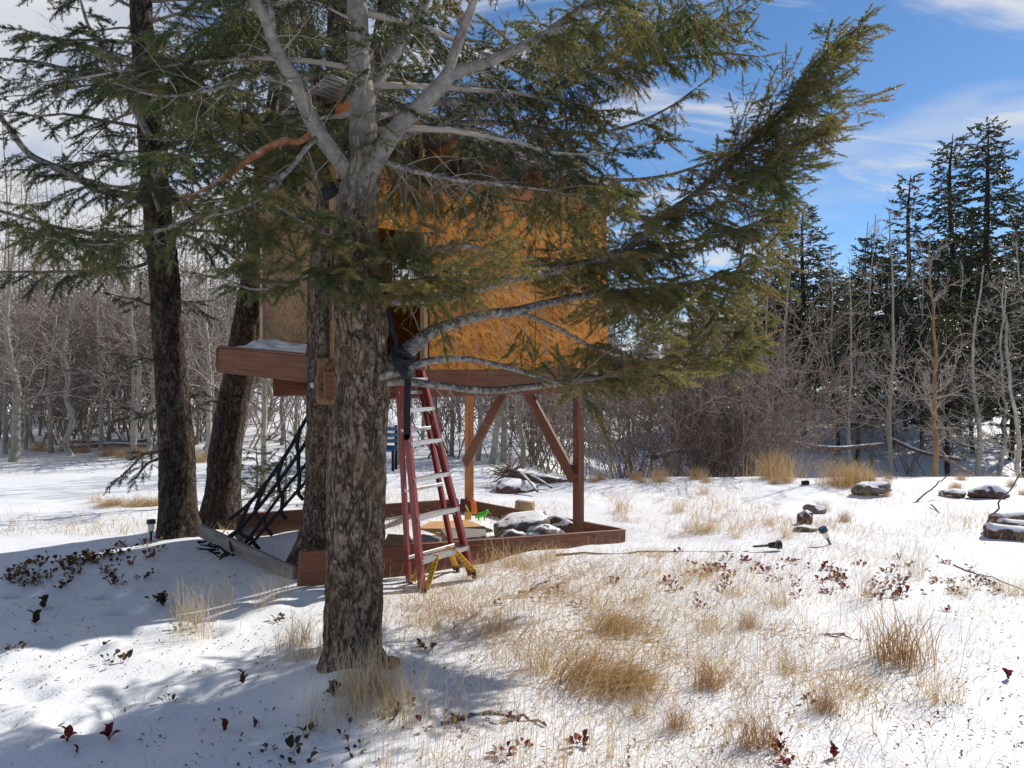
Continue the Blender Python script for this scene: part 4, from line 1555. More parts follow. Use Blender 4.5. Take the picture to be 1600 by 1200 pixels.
def sandbox_things():
    # stones with snow in the front corner
    rock('stone', 'large snow-capped stone sloping in the corner of the sandbox', 812, 830, 8.3, (.36, .3, .22), 4, rz=.5, dz=.06)
    rock('stone', 'rounded grey stone against the front board of the sandbox', 800, 845, 7.65, (.16, .13, .11), 8, dz=.07)
    rock('stone', 'low snow-covered stone beside the right-hand post inside the sandbox', 850, 842, 8.0, (.27, .2, .14), 12, rz=.3, dz=.05)
    rock('stone', 'dark bare stone behind the snow-capped stone in the sandbox', 868, 810, 8.7, (.28, .16, .16), 15, 'snowy_log', rz=-.4, dz=.08)

    def sheet(name, label, cat, corners, th, mat):
        c = np.array([P(a, b, d) for a, b, d in corners])
        for q in c:
            q[2] = max(q[2], gz(q[0], q[1]) + .012)
        V = np.vstack([c, c - [0, 0, th]])
        n = len(c)
        Q = [[i, (i + 1) % n, n + (i + 1) % n, n + i] for i in range(n)]
        me = bpy.data.meshes.new(name)
        me.from_pydata([tuple(v) for v in V], [], [tuple(range(n))[::1], tuple(range(2 * n - 1, n - 1, -1))] + [tuple(q[::-1]) for q in Q])
        me.update()
        tag(link(name, me, MAT[mat]), label, cat)
    sheet('plywood_sheet', 'tan plywood offcut lying on the snow in the sandbox', 'board', [(655, 824, 8.0), (700, 838, 7.6), (770, 828, 7.9), (730, 812, 8.5), (672, 815, 8.3)], .02, 'plywood')
    sheet('plywood_sheet', 'small brown board flat on the snow behind the ladder legs', 'board', [(598, 853, 6.9), (646, 852, 7.0), (640, 836, 7.4), (606, 834, 7.4)], .02, 'dirt')
    sheet('dark_board', 'dark wet board lying between the plywood and the stones', 'board', [(688, 826, 7.75), (700, 842, 7.45), (760, 838, 7.6), (758, 822, 7.95)], .03, 'grey_wood')
    sheet('dark_board', 'pale weathered board sticking out under the plywood offcut', 'board', [(655, 840, 7.35), (684, 846, 7.2), (690, 840, 7.4), (660, 834, 7.5)], .04, 'grey_wood')
    # toys
    t = thing('toy', 'upright orange plastic toy standing in the sandbox', 'toy', P(742, 800, 9.1))
    b = P(742, 802, 9.1)
    bar('toy_body', b, b + [-.02, 0, .13], .06, .045, MAT['toy_orange'], t, up=(0, 1, 0), bev=.012)
    bar('toy_head', b + [-.02, 0, .12], b + [-.03, -.01, .175], .05, .06, MAT['toy_orange'], t, up=(0, 1, 0), bev=.015)
    t = thing('toy', 'bright green toy dinosaur lying in the sandbox', 'toy', P(752, 808, 8.8))
    b = P(752, 808, 8.8)
    acc = Acc()
    acc.tube(catmull([b + [-.07, 0, -.01], b + [-.02, 0, .02], b + [.03, 0, .035], b + [.075, 0, .075]], 12), np.interp(np.linspace(0, 1, 12), [0, .3, .7, 1], [.006, .032, .028, .018]), 9)
    link('toy_body', acc.mesh('toy_body'), MAT['toy_green'], t)
    for dx in (-.03, .035):
        for dy in (-.022, .022):
            bar('toy_leg', b + [dx, dy, -.035], b + [dx, dy, .015], .016, .016, MAT['toy_green'], t, up=(0, 1, 0), bev=.004)
    t = thing('toy', 'small yellow plastic shovel leaning beside the orange toy', 'toy', P(731, 808, 8.7))
    b = P(731, 808, 8.7)
    bar('toy_blade', b + [0, 0, -.03], b + [.005, .0, .06], .075, .012, MAT['toy_yellow'], t, up=(0, 1, 0), bev=.004)
    bar('toy_handle', b + [.005, .0, .06], b + [-.03, .04, .13], .016, .016, MAT['toy_yellow'], t, up=(0, 1, 0), bev=.004)
    t = thing('toy', 'dark toy truck half hidden behind the ladder in the sandbox', 'toy', P(706, 797, 9.0))
    b = P(706, 797, 9.0)
    bar('toy_body', b + [-.09, 0, .05], b + [.09, .03, .05], .09, .06, MAT['black_plastic'], t, bev=.012)
    bar('toy_cab', b + [.02, .01, .10], b + [.08, .02, .10], .08, .06, MAT['blue_paint'], t, bev=.012)
    for dx in (-.06, .06):
        for dy in (-.05, .05):
            acc = Acc()
            acc.tube(np.array([b + [dx, dy - .012, .01], b + [dx, dy + .012, .01]]), [.032, .032], 12)
            link('toy_wheel', acc.mesh('toy_wheel'), MAT['black_plastic'], t)
    # stump just outside the right-hand board
    t = thing('tree_stump', 'short sawn log round with a snowy top behind the sandbox', 'stump', on_ground(820, 800))
    p = P(820, 798, 10.0)
    p[2] = gz(p[0], p[1])
    C = np.array([p + [0, 0, -.05], p + [0, 0, .05], p + [.005, 0, .145], p + [.005, 0, .155]])
    V, Q, T = tube(C, [.135, .13, .128, .12], 28, bark_disp(.006, 6))
    link('log_side', mk_mesh('log_side', V, Q, T), MAT['cut_wood'], t)
    C = np.array([p + [0, 0, .150], p + [0, 0, .168]])
    V, Q, T = tube(C, [.115, .105], 24)
    link('snow_cap', mk_mesh('snow_cap', V, Q, T), MAT['snow_clean'], t)
    # roots of a fallen trunk behind
    t = thing('fallen_tree', 'fallen trunk with a dark tangle of upturned roots behind the log round', 'fallen tree', on_ground(800, 762))
    b = P(802, 752, 13.0)
    b[2] = gz(b[0], b[1])
    g = np.random.default_rng(4)
    C = catmull([b + [-.1, 0, .25], b + [.5, .2, .12], b + [1.0, .5, .02], b + [1.4, .7, -.02]], 16)
    V, Q, T = tube(C, np.linspace(.10, .05, 16), 10, bark_disp(.006, 3))
    link('trunk', mk_mesh('trunk', V, Q, T), MAT['snowy_log'], t)
    acc = Acc()
    for _ in range(70):
        d = nrm(g.normal(0, 1, 3) * [1, .6, .9] + [-.2, 0, .1])
        q = [b + [-.05, 0, .2] + d * .05]
        for k in range(5):
            d = nrm(d + g.normal(0, .35, 3) + [0, 0, -.12])
            q.append(q[-1] + d * g.uniform(.04, .1))
        acc.tube(np.array(q), np.linspace(.017, .003, 6), 5)
    link('roots', acc.mesh('roots'), MAT['bare_stick'], t)
    rock('stone', 'snow-topped earth mound below the upturned roots', 800, 765, 12.3, (.42, .3, .2), 19, 'snowy_log', 'mound')
    # poles lying against the roots
    for a, b2, lb in (((812, 737, 12.8), (840, 768, 11.6), 'thin pale pole propped against the upturned roots'), ((822, 740, 13.2), (862, 762, 12.2), 'longer snow-lined pole lying beyond the upturned roots')):
        p, q = P(*a), P(*b2)
        V, Q, T = tube(catmull([p, (p + q) / 2 + [0, 0, .02], q], 9), np.linspace(.024, .02, 9), 7)
        tag(link('pole', mk_mesh('pole', V, Q, T), MAT['snowy_grey_log']), lb, 'pole')


sandbox_things()


# ------------------------------------------------------------------ step ladder
def ladder():
    t = thing('step_ladder', 'red step ladder with aluminium steps and yellow feet below the doorway', 'ladder', on_ground(690, 915))
    fl0, fr0 = P(662, 926, 6.15), P(743, 897, 6.55)
    fl1, fr1 = P(629, 575, 6.75), P(663, 575, 6.95)
    rl0, rr0 = P(640, 914, 6.45), P(717, 890, 6.85)
    rl1, rr1 = P(622, 575, 6.80), P(657, 575, 7.0)
    M = MAT['red_fibreglass']
    n = nrm(np.cross(fr0 - fl0, fl1 - fl0))           # facing away from or to the camera
    if n[1] > 0:
        n = -n

    def rail(p0, p1, inward, name, wd=.026, dp=.075):
        x = nrm(p1 - p0)
        s = nrm(inward - x * np.dot(inward, x))
        f = nrm(np.cross(s, x))
        if f[1] > 0:
            f = -f
        # C-channel: web on the outside, two flanges pointing inwards
        th = .006
        prof = [(0, 0), (wd, 0), (wd, th), (th, th), (th, dp - th), (wd, dp - th), (wd, dp), (0, dp)]
        V = []
        for p in (p0, p1):
            for a, b in prof:
                V.append(p + s * a - f * b)
        V = np.array(V)
        L = np.linalg.norm(p1 - p0)
        k = len(prof)
        Q = [[i, (i + 1) % k, k + (i + 1) % k, k + i] for i in range(k)]
        Mx = axes_matrix(p0, x, np.cross(f, x), f)
        inv = np.array(Mx.inverted())
        Vl = V @ inv[:3, :3].T + inv[:3, 3]
        Q += [[0, 7, 4, 3], [0, 3, 2, 1], [7, 6, 5, 4], [8, 11, 12, 15], [8, 9, 10, 11], [15, 12, 13, 14]]
        link(name, mk_mesh(name, Vl, Q, None, False), M, t, Mx)
        return s, f
    sL, fL = rail(fl0, fl1, fr0 - fl0, 'front_rail', .030, .075)
    sR, fR = rail(fr0, fr1, fl0 - fr0, 'front_rail', .030, .075)
    rail(rl0, rl1, rr0 - rl0, 'rear_rail', .026, .05)
    rail(rr0, rr1, rl0 - rr0, 'rear_rail', .026, .05)
    # steps: where they meet the left rail in the photograph
    for y in (878, 814, 755, 697, 642, 590):
        fL_ = (926 - y) / (926 - 575.0)
        pa = fl0 + (fl1 - fl0) * fL_ + sL * .004 - fL * .03
        pb = fr0 + (fr1 - fr0) * fL_ + sR * .004 - fR * .03
        x = nrm(pb - pa)
        # folded aluminium tread: front lip, tread, rear lip
        dpt, lip, th = .085, .032, .004
        yv = nrm(np.array([-x[1], x[0], 0]))
        if yv[1] < 0:
            yv = -yv
        z = np.array([0, 0, 1.0])
        o = pa - yv * .045
        Ln = np.linalg.norm(pb - pa)
        prof = [(0, -lip), (0, 0), (dpt, 0), (dpt, -lip), (dpt - th, -lip), (dpt - th, -th), (th, -th), (th, -lip)]
        V = np.array([o + x * s_ + yv * a + z * b for s_ in (0, Ln) for a, b in prof])
        k = 8
        Q = [[i, (i + 1) % k, k + (i + 1) % k, k + i] for i in range(k)] + [[0, 7, 6, 1], [1, 6, 5, 2], [2, 5, 4, 3]] + [[8, 9, 14, 15], [9, 10, 13, 14], [10, 11, 12, 13]]
        st = link('step', mk_mesh('step', V, Q, None, False), MAT['aluminium'], t)
        for q in (pa + x * .012, pb - x * .012):
            for dz in (-.008, -.024):
                link('rivet', box_mesh(.008, .006, .008, .002, 'rivet'), MAT['dark_hole'], st, axes_matrix(q - yv * .046 + z * dz, x, yv, z))
        if y in (642, 697, 814):
            bar('gusset', pb - x * .075 - z * .022 - yv * .035, pb - x * .004 - z * .085 - yv * .02, .004, .016, MAT['aluminium'], st, bev=.001)
    for f in (.12, .42, .70, .88):
        pa, pb = rl0 + (rl1 - rl0) * f, rr0 + (rr1 - rr0) * f
        bar('rear_rung', pa, pb, .02, .03, MAT['aluminium'], t, bev=.003)
    # yellow foot braces
    s0 = fl0 + (fl1 - fl0) * .135
    s1 = fr0 + (fr1 - fr0) * .135
    for (a, b, m) in ((fl0 + sL * .03 + [0, 0, .02], s0 + (s1 - s0) * .33, 1), (fr0 + sR * .01 + [0, 0, .02], s0 + (s1 - s0) * .68, 1), (rl0 + [.03, 0, .03], s0 + (s1 - s0) * .02 + [0, .2, 0], 0), (rr0 + [-.03, 0, .03], s0 + (s1 - s0) * .52 + [0, .2, 0], 0)):
        o = bar('foot_brace', a, b, .012, .045, MAT['yellow_plastic'], t, up=(1, 0, 0), bev=.003)
        for k in range(7):
            q = a + (b - a) * (k + .7) / 8
            x = nrm(b - a)
            bar('tread_mark', q + np.array([-.017, -.0085, -.006]), q + np.array([.017, -.0085, .008]), .003, .004, MAT['dark_hole'], o, bev=.0)
    for p, s in ((fl0, sL), (fr0, sR), (rl0, sL), (rr0, sR)):
        bar('rubber_foot', p + s * .013 - [0, 0, .03], p + s * .013 + [0, 0, .02], .07, .035, MAT['black_plastic'], t, up=(1, 0, 0), bev=.004)
    # worn labels on the left rail
    for f0, f1 in ((.835, .925), (.745, .79)):
        a, b = rl0 + (rl1 - rl0) * f0, rl0 + (rl1 - rl0) * f1
        x = nrm(b - a)
        link('label_sticker', box_mesh(np.linalg.norm(b - a), .018, .002, .0005, 'label_sticker'), MAT['sticker'], t,
             axes_matrix((a + b) / 2 + sL * .012 - np.array([0, .006, 0]), x, nrm(np.cross((0, -1, 0), x)), np.cross(x, nrm(np.cross((0, -1, 0), x)))))


ladder()


# ------------------------------------------------------------------ straps, cords, net
def ribbon(rows, w, th=.004, face=(0, -1, 0), n=30):
    C = catmull(np.array([P(a, b, d) for a, b, d in [r[:3] for r in rows]]), n)
    ww = np.interp(np.linspace(0, 1, n), np.linspace(0, 1, len(rows)), [r[3] if len(r) > 3 else w for r in rows])
    T = nrm(np.gradient(C, axis=0))
    f = np.asarray(face, float)
    S = nrm(np.cross(T, f))
    Nn = np.cross(S, T)
    V, Q = [], []
    for i in range(n):
        for a, b in ((-1, -1), (1, -1), (1, 1), (-1, 1)):
            V.append(C[i] + S[i] * a * ww[i] / 2 + Nn[i] * b * th / 2)
    for i in range(n - 1):
        for k in range(4):
            Q.append([i * 4 + k, i * 4 + (k + 1) % 4, (i + 1) * 4 + (k + 1) % 4, (i + 1) * 4 + k])
    Q += [[0, 3, 2, 1], [(n - 1) * 4 + k for k in range(4)]]
    return np.array(V), np.array(Q)


def straps():
    t = thing('webbing_strap', 'black webbing strap knotted round the boughs and hanging past the ladder', 'strap', P(632, 711, 4.3))
    V, Q = ribbon([(603, 466, 4.26, .024), (607, 485, 4.22, .026), (612, 510, 4.2, .028), (618, 530, 4.2, .022), (622, 543, 4.2, .02)], .026)
    link('upper_length', mk_mesh('upper_length', V, Q), MAT['black_web'], t)
    V, Q = ribbon([(603, 475, 4.24), (600, 464, 4.22), (604, 456, 4.30), (612, 460, 4.40), (610, 474, 4.38)], .03, n=20)
    link('loop', mk_mesh('loop', V, Q), MAT['black_web'], t)
    acc = Acc()
    for rows in ([(618, 536, 4.22), (626, 548, 4.16), (634, 556, 4.2), (642, 562, 4.3)], [(617, 540, 4.25), (620, 560, 4.16), (628, 575, 4.14), (640, 588, 4.2)], [(640, 560, 4.25), (628, 566, 4.12), (620, 556, 4.15)], [(620, 565, 4.15), (632, 582, 4.12), (644, 588, 4.2)]):
        acc.add(*ribbon(rows, .05, n=16)[:2])
    link('knot', acc.mesh('knot'), MAT['black_web'], t)
    V, Q = ribbon([(637, 578, 4.22), (637, 600, 4.2), (636, 640, 4.2), (636, 680, 4.2), (635, 682 + 1, 4.2)], .036)
    link('hanging_end', mk_mesh('hanging_end', V, Q), MAT['black_web'], t)
    # cord loop on the trunk
    C = catmull(np.array([P(a, b, 4.12) for a, b in ((516, 398), (513, 430), (511, 470), (511, 495), (514, 502), (517, 496), (517, 470), (519, 430), (521, 398))]), 50)
    V, Q, T = tube(C, np.full(50, .0032), 6)
    tag(link('cord_loop', mk_mesh('cord_loop', V, Q, T), MAT['black_web']), 'thin black cord loop hanging flat against the flaky trunk', 'cord')
    # strap end at the roof by the trunk
    V, Q = ribbon([(502, 305, 6.4), (515, 300, 6.35), (522, 292, 6.35), (527, 280, 6.4)], .11, .006, n=14)
    tag(link('black_strap', mk_mesh('black_strap', V, Q), MAT['black_web']), 'wide black strap wrapped round the brown trunk below the fork', 'strap')
    V, Q = ribbon([(430, 370, 8.5), (428, 390, 8.5), (434, 408, 8.5), (440, 420, 8.5)], .09, .006, n=14)
    tag(link('black_strap', mk_mesh('black_strap', V, Q), MAT['black_web']), 'black strap on the leaning trunk beside the shaded wall', 'strap')


straps()


def cargo_net():
    t = thing('climbing_net', 'black webbing climbing net slanting from the deck down to the grey planks', 'net', on_ground(372, 862))
    lines = [[(500, 622, 7.32), (480, 652, 7.3), (450, 705, 7.3), (418, 752, 7.35), (388, 788, 7.45), (358, 812, 7.55)],
             [(505, 645, 7.3), (480, 688, 7.28), (446, 738, 7.3), (402, 795, 7.35), (370, 830, 7.4), (352, 848, 7.45)],
             [(505, 685, 7.28), (480, 723, 7.25), (450, 758, 7.25), (415, 805, 7.3), (390, 840, 7.3), (372, 862, 7.3)],
             [(505, 718, 7.25), (480, 750, 7.22), (446, 788, 7.2), (420, 818, 7.2), (395, 846, 7.2), (362, 868, 7.25)]]
    cs = []
    for i, l in enumerate(lines):
        V, Q = ribbon(l, .036 if i < 2 else .030, .005, n=36)
        link('strap', mk_mesh('strap', V, Q), MAT['black_web'], t)
        cs.append(np.array(l, float))
    for fr, droop in ((.28, 4), (.45, 4), (.62, 4), (.78, 3), (.14, 3)):
        pts = []
        for c in cs:
            u = fr * (len(c) - 1)
            i = int(u)
            pts.append(c[i] * (1 - u + i) + c[i + 1] * (u - i))
        pts = [p + np.array([0, k * 2.0, -.01]) for k, p in enumerate(pts)]
        rows = [pts[0], (pts[0] + pts[1]) / 2 + [-3, droop, 0], pts[1], (pts[1] + pts[2]) / 2 + [-1, droop, 0], pts[2], (pts[2] + pts[3]) / 2 + [0, droop, 0], pts[3], pts[3] + [8, 10, 0]]
        V, Q = ribbon([tuple(r) for r in rows], .036, .006, n=40)
        link('rung', mk_mesh('rung', V, Q), MAT['black_web'], t)
        for p in pts[:3]:
            c = P(*p)
            link('stitched_knot', rock_mesh('stitched_knot', (.024, .016, .024), int(p[0]), 2), MAT['black_web'], t, Matrix.Translation(Vector(c)))


cargo_net()


def planks():
    for a, b, lb, w, h in (((314, 829, 7.75), (461, 898, 6.35), 'long grey weathered plank lying on the shaded snow beside the net', .04, .13),
                           ((372, 848, 7.35), (392, 832, 7.9), 'short grey plank end under the foot of the net', .05, .12)):
        p, q = P(*a), P(*b)
        o = bar('grey_plank', p, q, w, h, MAT['grey_wood'], None, up=(.25, -.3, .8))
        tag(o, lb, 'plank')
    g = np.random.default_rng(8)
    for i, (px, py) in enumerate(((345, 862), (352, 872), (330, 855), (362, 880))):
        p = on_ground(px, py)
        acc = Acc()
        for _ in range(5):
            d = nrm(g.normal(0, 1, 3) * [1, .6, .25])
            q = [p + g.normal(0, .04, 3) + [0, 0, .04]]
            for k in range(4):
                d = nrm(d + g.normal(0, .25, 3))
                q.append(q[-1] + d * .06)
            acc.tube(np.array(q), np.linspace(.014, .004, 5), 5)
        tag(link('dead_branch', acc.mesh('dead_branch'), MAT['dark_hole']), 'dark broken branches heaped on the snow below the net', 'branch', 'broken branches below the net')


planks()


# ------------------------------------------------------------------ solar lights, logs and stones on the right
def solar_light(p, rx, ry, label, lens='cream_plastic'):
    t = thing('solar_light', label, 'garden light', p)
    M = Matrix.Translation(Vector(p)) @ Matrix.Rotation(rx, 4, 'X') @ Matrix.Rotation(ry, 4, 'Y')

    def cyl(name, z0, z1, r0, r1, mat, n=18):
        V, Q, T = tube(np.array([[0, 0, z0], [0, 0, z1]]), [r0, r1], n)
        link(name, mk_mesh(name, V, Q, T, False), MAT[mat], t, M)
    cyl('stake', -.05, .10, .010, .013, 'black_plastic')
    cyl('collar', .098, .112, .022, .024, 'black_plastic')
    cyl('lens', .11, .185, .026, .036, lens)
    cyl('cap', .183, .222, .045, .043, 'black_plastic')
    cyl('solar_cell', .2225, .226, .03, .03, 'blue_paint')


p = on_ground(236, 846)
solar_light(p, 0, 0, 'solar path light standing upright beside the dark fir trunk')
p = on_ground(1299, 851)
solar_light(p + [0, 0, -.02], .15, -.50, 'tilted solar path light with black cap in the sunny snow')
p = on_ground(1185, 862)
solar_light(p + [0, 0, .05], 0, 1.5, 'fallen black solar path light lying on the snow near the tilted one', 'black_plastic')


def log(label, rows, w, mat='snowy_log', seed=1, name='log', cat='log', n=14):
    C = catmull(np.array([P(*r) for r in rows]), n)
    V, Q, T = tube(C, np.linspace(w, w * .85, n), 16, bark_disp(w * .06, seed))
    return tag(link(name, mk_mesh(name, V, Q, T), MAT[mat]), label, cat)


log('front snow-topped log with a dark broken end at the sunny clearing', [(1541, 832, 8.3), (1600, 838, 8.2), (1680, 846, 8.1), (1760, 850, 8.0)], .105, seed=3)
log('second snow-topped log lying behind the broken-ended log', [(1563, 822, 8.7), (1640, 826, 8.7), (1760, 826, 8.8)], .085, seed=5)
log('third snowy log farthest back of the three stacked logs', [(1552, 812, 9.2), (1640, 806, 9.3), (1760, 802, 9.4)], .075, seed=7)
rock('stone', 'domed snow-covered stone beside the tall straw grass on the bank', 1356, 775, 11.6, (.30, .2, .13), 21, 'snowy_rock', dz=.07)
rock('stone', 'snow-covered stone showing a reddish face near the three logs', 1545, 782, 11.4, (.30, .2, .12), 23, 'snowy_log', dz=.06)
rock('stone', 'low snowy stone row end next to the leaning branches on the bank', 1490, 778, 11.6, (.22, .16, .08), 25, 'snowy_log', dz=.03)
rock('stone', 'small brown pointed stone left of the tilted solar light', 1258, 822, 9.2, (.11, .10, .14), 27, 'snowy_log', dz=.03)
rock('stone', 'grey rounded stone under snow just behind the pointed brown stone', 1272, 806, 9.9, (.16, .12, .10), 29, 'snowy_rock', dz=.03)
rock('stone', 'flat snowy stone in front of the pointed brown stone', 1258, 838, 8.7, (.16, .10, .05), 31, 'snowy_rock', dz=.02)
for px, py, lb in ((1259, 758, 'small square dark block at the edge of the sunny bank'), (1361, 754, 'dark block end sticking out above the domed stone')):
    p = on_ground(px, py)
    tag(bar('dark_block', p + [-.05, 0, .03], p + [.05, .04, .035], .08, .06, MAT['dark_hole'], None, bev=.008), lb, 'block')

# sticks on the ground
STICKS = [([(690, 1142, 3.66), (760, 1118, 3.8), (830, 1128, 3.72), (850, 1142, 3.65)], .011, 'thick bare stick on the snow in front of the fir'),
          ([(868, 872, 7.4), (975, 864, 7.6), (1085, 862, 7.65), (1170, 866, 7.55)], .010, 'long thin stick running right from the sandbox corner'),
          ([(812, 921, 6.2), (835, 912, 6.35), (860, 908, 6.45)], .012, 'short mossy stick on the straw in front of the ladder'),
          ([(1320, 996, 5.0), (1290, 1000, 4.95), (1340, 1006, 4.9)], .008, 'short brown stick below the rusty grass clump'),
          ([(1455, 790, 10.6), (1500, 830, 8.9), (1500, 834, 8.7)], .012, 'forked thin branch standing in the snow by the three logs'),
          ([(1533, 835, 8.5), (1560, 790, 8.6), (1600, 735, 8.8)], .013, 'bent dark branch rising beside the broken-ended log'),
          ([(1425, 788, 11), (1460, 760, 11.3), (1495, 732, 11.6)], .014, 'dark branch leaning among the stalks on the bank'),
          ([(1465, 705, 17), (1520, 745, 15.5), (1545, 768, 14.4)], .035, 'pale fallen pole slanting down to the bank by the aspens'),
          ([(800, 1128, 3.72), (770, 1135, 3.68), (760, 1120, 3.75)], .005, 'thin side twig by the thick bare stick'),
          ([(1490, 886, 7.0), (1545, 905, 6.6), (1600, 930, 6.1)], .006, 'thin stick in the clear snow below the three logs')]
for rows, w, lb in STICKS:
    C = catmull(np.array([P(*r) for r in rows]), 16)
    for c in C:
        if 'standing' not in lb and 'rising' not in lb and 'leaning' not in lb and 'slanting' not in lb:
            c[2] = gz(c[0], c[1]) + w * .5
    C = C + np.random.default_rng(len(lb)).normal(0, w * .7, C.shape)
    V, Q, T = tube(C, np.linspace(w, w * .5, 16), 7)
    tag(link('stick', mk_mesh('stick', V, Q, T), MAT['bare_stick']), lb, 'stick')


# a blue slatted seat far behind the ladder
def blue_seat():
    t = thing('slatted_bench', 'blue slatted bench half hidden behind the trunk and the ladder', 'bench', P(610, 722, 15.5))
    b = P(610, 718, 15.5)
    b[2] = gz(b[0], b[1])
    for k, z in enumerate((.45, .57, .69, .81)):
        bar('slat', b + [-.45, .02 * k, z], b + [.13, .02 * k, z], .03, .075, MAT['blue_paint'], t)
    for k in range(3):
        bar('seat_slat', b + [-.45, -.05 - .12 * k, .40], b + [.13, -.05 - .12 * k, .40], .1, .03, MAT['blue_paint'], t)
    for dx in (-.42, .10):
        bar('leg', b + [dx, .06, -.03], b + [dx, .09, .88], .05, .05, MAT['dark_hole'], t, up=(0, 1, 0))
        bar('leg', b + [dx, -.33, -.03], b + [dx, -.33, .40], .05, .05, MAT['dark_hole'], t, up=(0, 1, 0))


blue_seat()


# ------------------------------------------------------------------ background: conifers, aspens, shrubs
def far_conifer(seed, h, width, mat, bare=.15, dense=1.0, start=.2, pw=.8):
    g = np.random.default_rng(seed)
    root = thing('spruce_tree', 'x', 'tree')
    C = catmull([[0, 0, -.4], [g.normal(0, .1), g.normal(0, .1), h * .4], [g.normal(0, .12), g.normal(0, .12), h * .8], [0, 0, h]], 24)
    V, Q, T = tube(C, np.interp(np.linspace(0, 1, 24), [0, .6, 1], [h * .0135, h * .008, .012]), 9)
    link('trunk', mk_mesh('trunk', V, Q, T), MAT['bark_dark'], root)
    fol = Foliage(FAR, g)
    dead = Acc()
    z = h * bare
    i = 0
    while z < h * .985:
        u = (z / h - bare) / (1 - bare)
        az = i * 2.4 + g.uniform(-.6, .6)
        ln = width * (1 - u) ** pw * g.uniform(.45, 1.2) * (smooth(0, .12, u) * .5 + .5) * (1 + .55 * float(fbm(u * 7, math.cos(az) * 1.3 + seed, math.sin(az) * 1.3, 2, seed))) + .15
        dv = np.array([math.cos(az), math.sin(az), g.uniform(.0, .35) + .5 * u])
        k = 7
        c = np.array([np.interp(z, C[:, 2], C[:, 0]), np.interp(z, C[:, 2], C[:, 1]), z])
        pts = [c]
        for q in range(k):
            dv = nrm(dv + np.array([0, 0, -.09 if q < 4 else .09]) + g.normal(0, .05, 3))
            pts.append(pts[-1] + dv * ln / k)
        pts = np.array(pts)
        dead.tube(pts, np.linspace(.022, .006, k + 1) * (.4 + ln / 2), 4)
        fol.along(pts, start, .15 / dense, .42 + .12 * width, .35, .23, 0, .4, r=.007, step=.10, bare=.1)
        i += 1
        z += h * .0085 / dense * g.uniform(.7, 1.3)
    tag(link('crown', fol.needle_mesh('crown'), MAT[mat], root), kind='stuff')
    tag(link('branches', fol.twig_mesh('branches', dead), MAT['bark_dark'], root), kind='stuff')
    return root


CONS = [far_conifer(41, 13.0, 2.8, 'needles_far', .24, 1.1, pw=.7), far_conifer(42, 13.0, 2.2, 'needles_far', .20, 1.05, pw=.9), far_conifer(43, 9.0, 2.2, 'needles_olive', .26, 1.0, pw=.6),
        far_conifer(44, 12.0, 1.7, 'needles_far', .22, .85), far_conifer(45, 11.0, 2.4, 'needles_far', .26, 1.0, pw=.55), far_conifer(46, 8.0, 2.0, 'needles_olive', .30, .9, pw=.9)]
used = [0] * len(CONS)


def put(protos, k, loc, rz, s, label, group=None, sxy=None):
    first = not protos[k].get('_used')
    o = protos[k] if first else copy_tree(protos[k])
    o['_used'] = 1
    place(o, loc, rz, s)
    if sxy:
        o.scale = (s * sxy, s * sxy, s)
    o['label'] = label
    if group:
        o['group'] = group
    return o


HS = (13.0, 13.0, 9.0, 12.0, 11.0, 8.0)


def put_conifer(k, px, ytop, d, rz, label, sxy=1.0, group=None):
    x = (px - CX) / F_PX * d
    z0 = gz(x, d)
    top = EYE - (ytop - HY) / F_PX * d
    s = (top - z0) / HS[k]
    return put(CONS, k, (x, d, z0), rz, s, label, group, sxy)


put_conifer(0, 1545, 190, 33, .3, 'tallest dark spruce against the blue sky beyond the bank')
put_conifer(1, 1489, 208, 36, 1.7, 'tall dark spruce just beside the tallest one against blue sky')
put_conifer(3, 1423, 272, 34, .9, 'slim open spruce with thin trunk against the blue sky')
put_conifer(0, 1254, 322, 30, 2.2, 'broad dense spruce standing right of the long fir bough', 1.05)
put_conifer(2, 1362, 372, 32, .2, 'shorter open-topped spruce between the broad and the slim spruce')
put_conifer(3, 1610, 300, 30, 2.7, 'dark spruce at the right edge beyond the three logs', 1.3)
G1 = 'olive conifers in the wood beyond the bank'
for i, (px, yt, d) in enumerate(((1205, 470, 30), (1310, 440, 27), (1340, 475, 25), (1395, 455, 28), (1450, 430, 38), (1520, 470, 27), (1580, 440, 26), (1600, 480, 24), (1300, 500, 38), (1480, 490, 24), (1370, 500, 36), (1180, 500, 40), (1555, 500, 36), (1270, 450, 33), (1415, 440, 31), (1500, 420, 34), (1330, 430, 36), (1545, 410, 40), (1240, 480, 28), (1440, 500, 27), (1220, 400, 36), (1385, 400, 40), (1465, 380, 42), (1590, 360, 42), (1300, 420, 44), (1520, 360, 44))):
    put_conifer((2, 5, 4, 1)[i % 4], px, yt, d, i * 1.3, 'olive young conifer in the wood beyond the bank', 1.15, G1)
G2 = 'distant dark conifers behind the tree house'
for i, (px, yt, d) in enumerate(((960, 470, 34), (1010, 500, 38), (1090, 480, 42), (1130, 520, 36), (1185, 430, 33), (1215, 440, 29), (1150, 460, 31), (1100, 470, 30), (1050, 500, 28), (905, 530, 45), (860, 520, 48), (780, 540, 45), (700, 530, 50), (640, 540, 46), (1060, 540, 50), (1240, 500, 46), (990, 545, 30))):
    put_conifer((4, 2, 1)[i % 3], px, yt, d, i * .9, 'distant dark conifer showing between boughs behind the tree house', 1.1, G2)
G3 = 'far conifers behind the aspens'
for i, (px, yt, d) in enumerate(((40, 500, 48), (130, 520, 52), (230, 505, 50), (320, 530, 55), (430, 520, 50), (-30, 470, 42), (520, 530, 52), (590, 520, 50))):
    put_conifer((1, 2)[i % 2], px, yt, d, i * 1.1, 'far conifer standing behind the pale aspens', 1.1, G3)
G4 = 'farthest conifers on the rise'
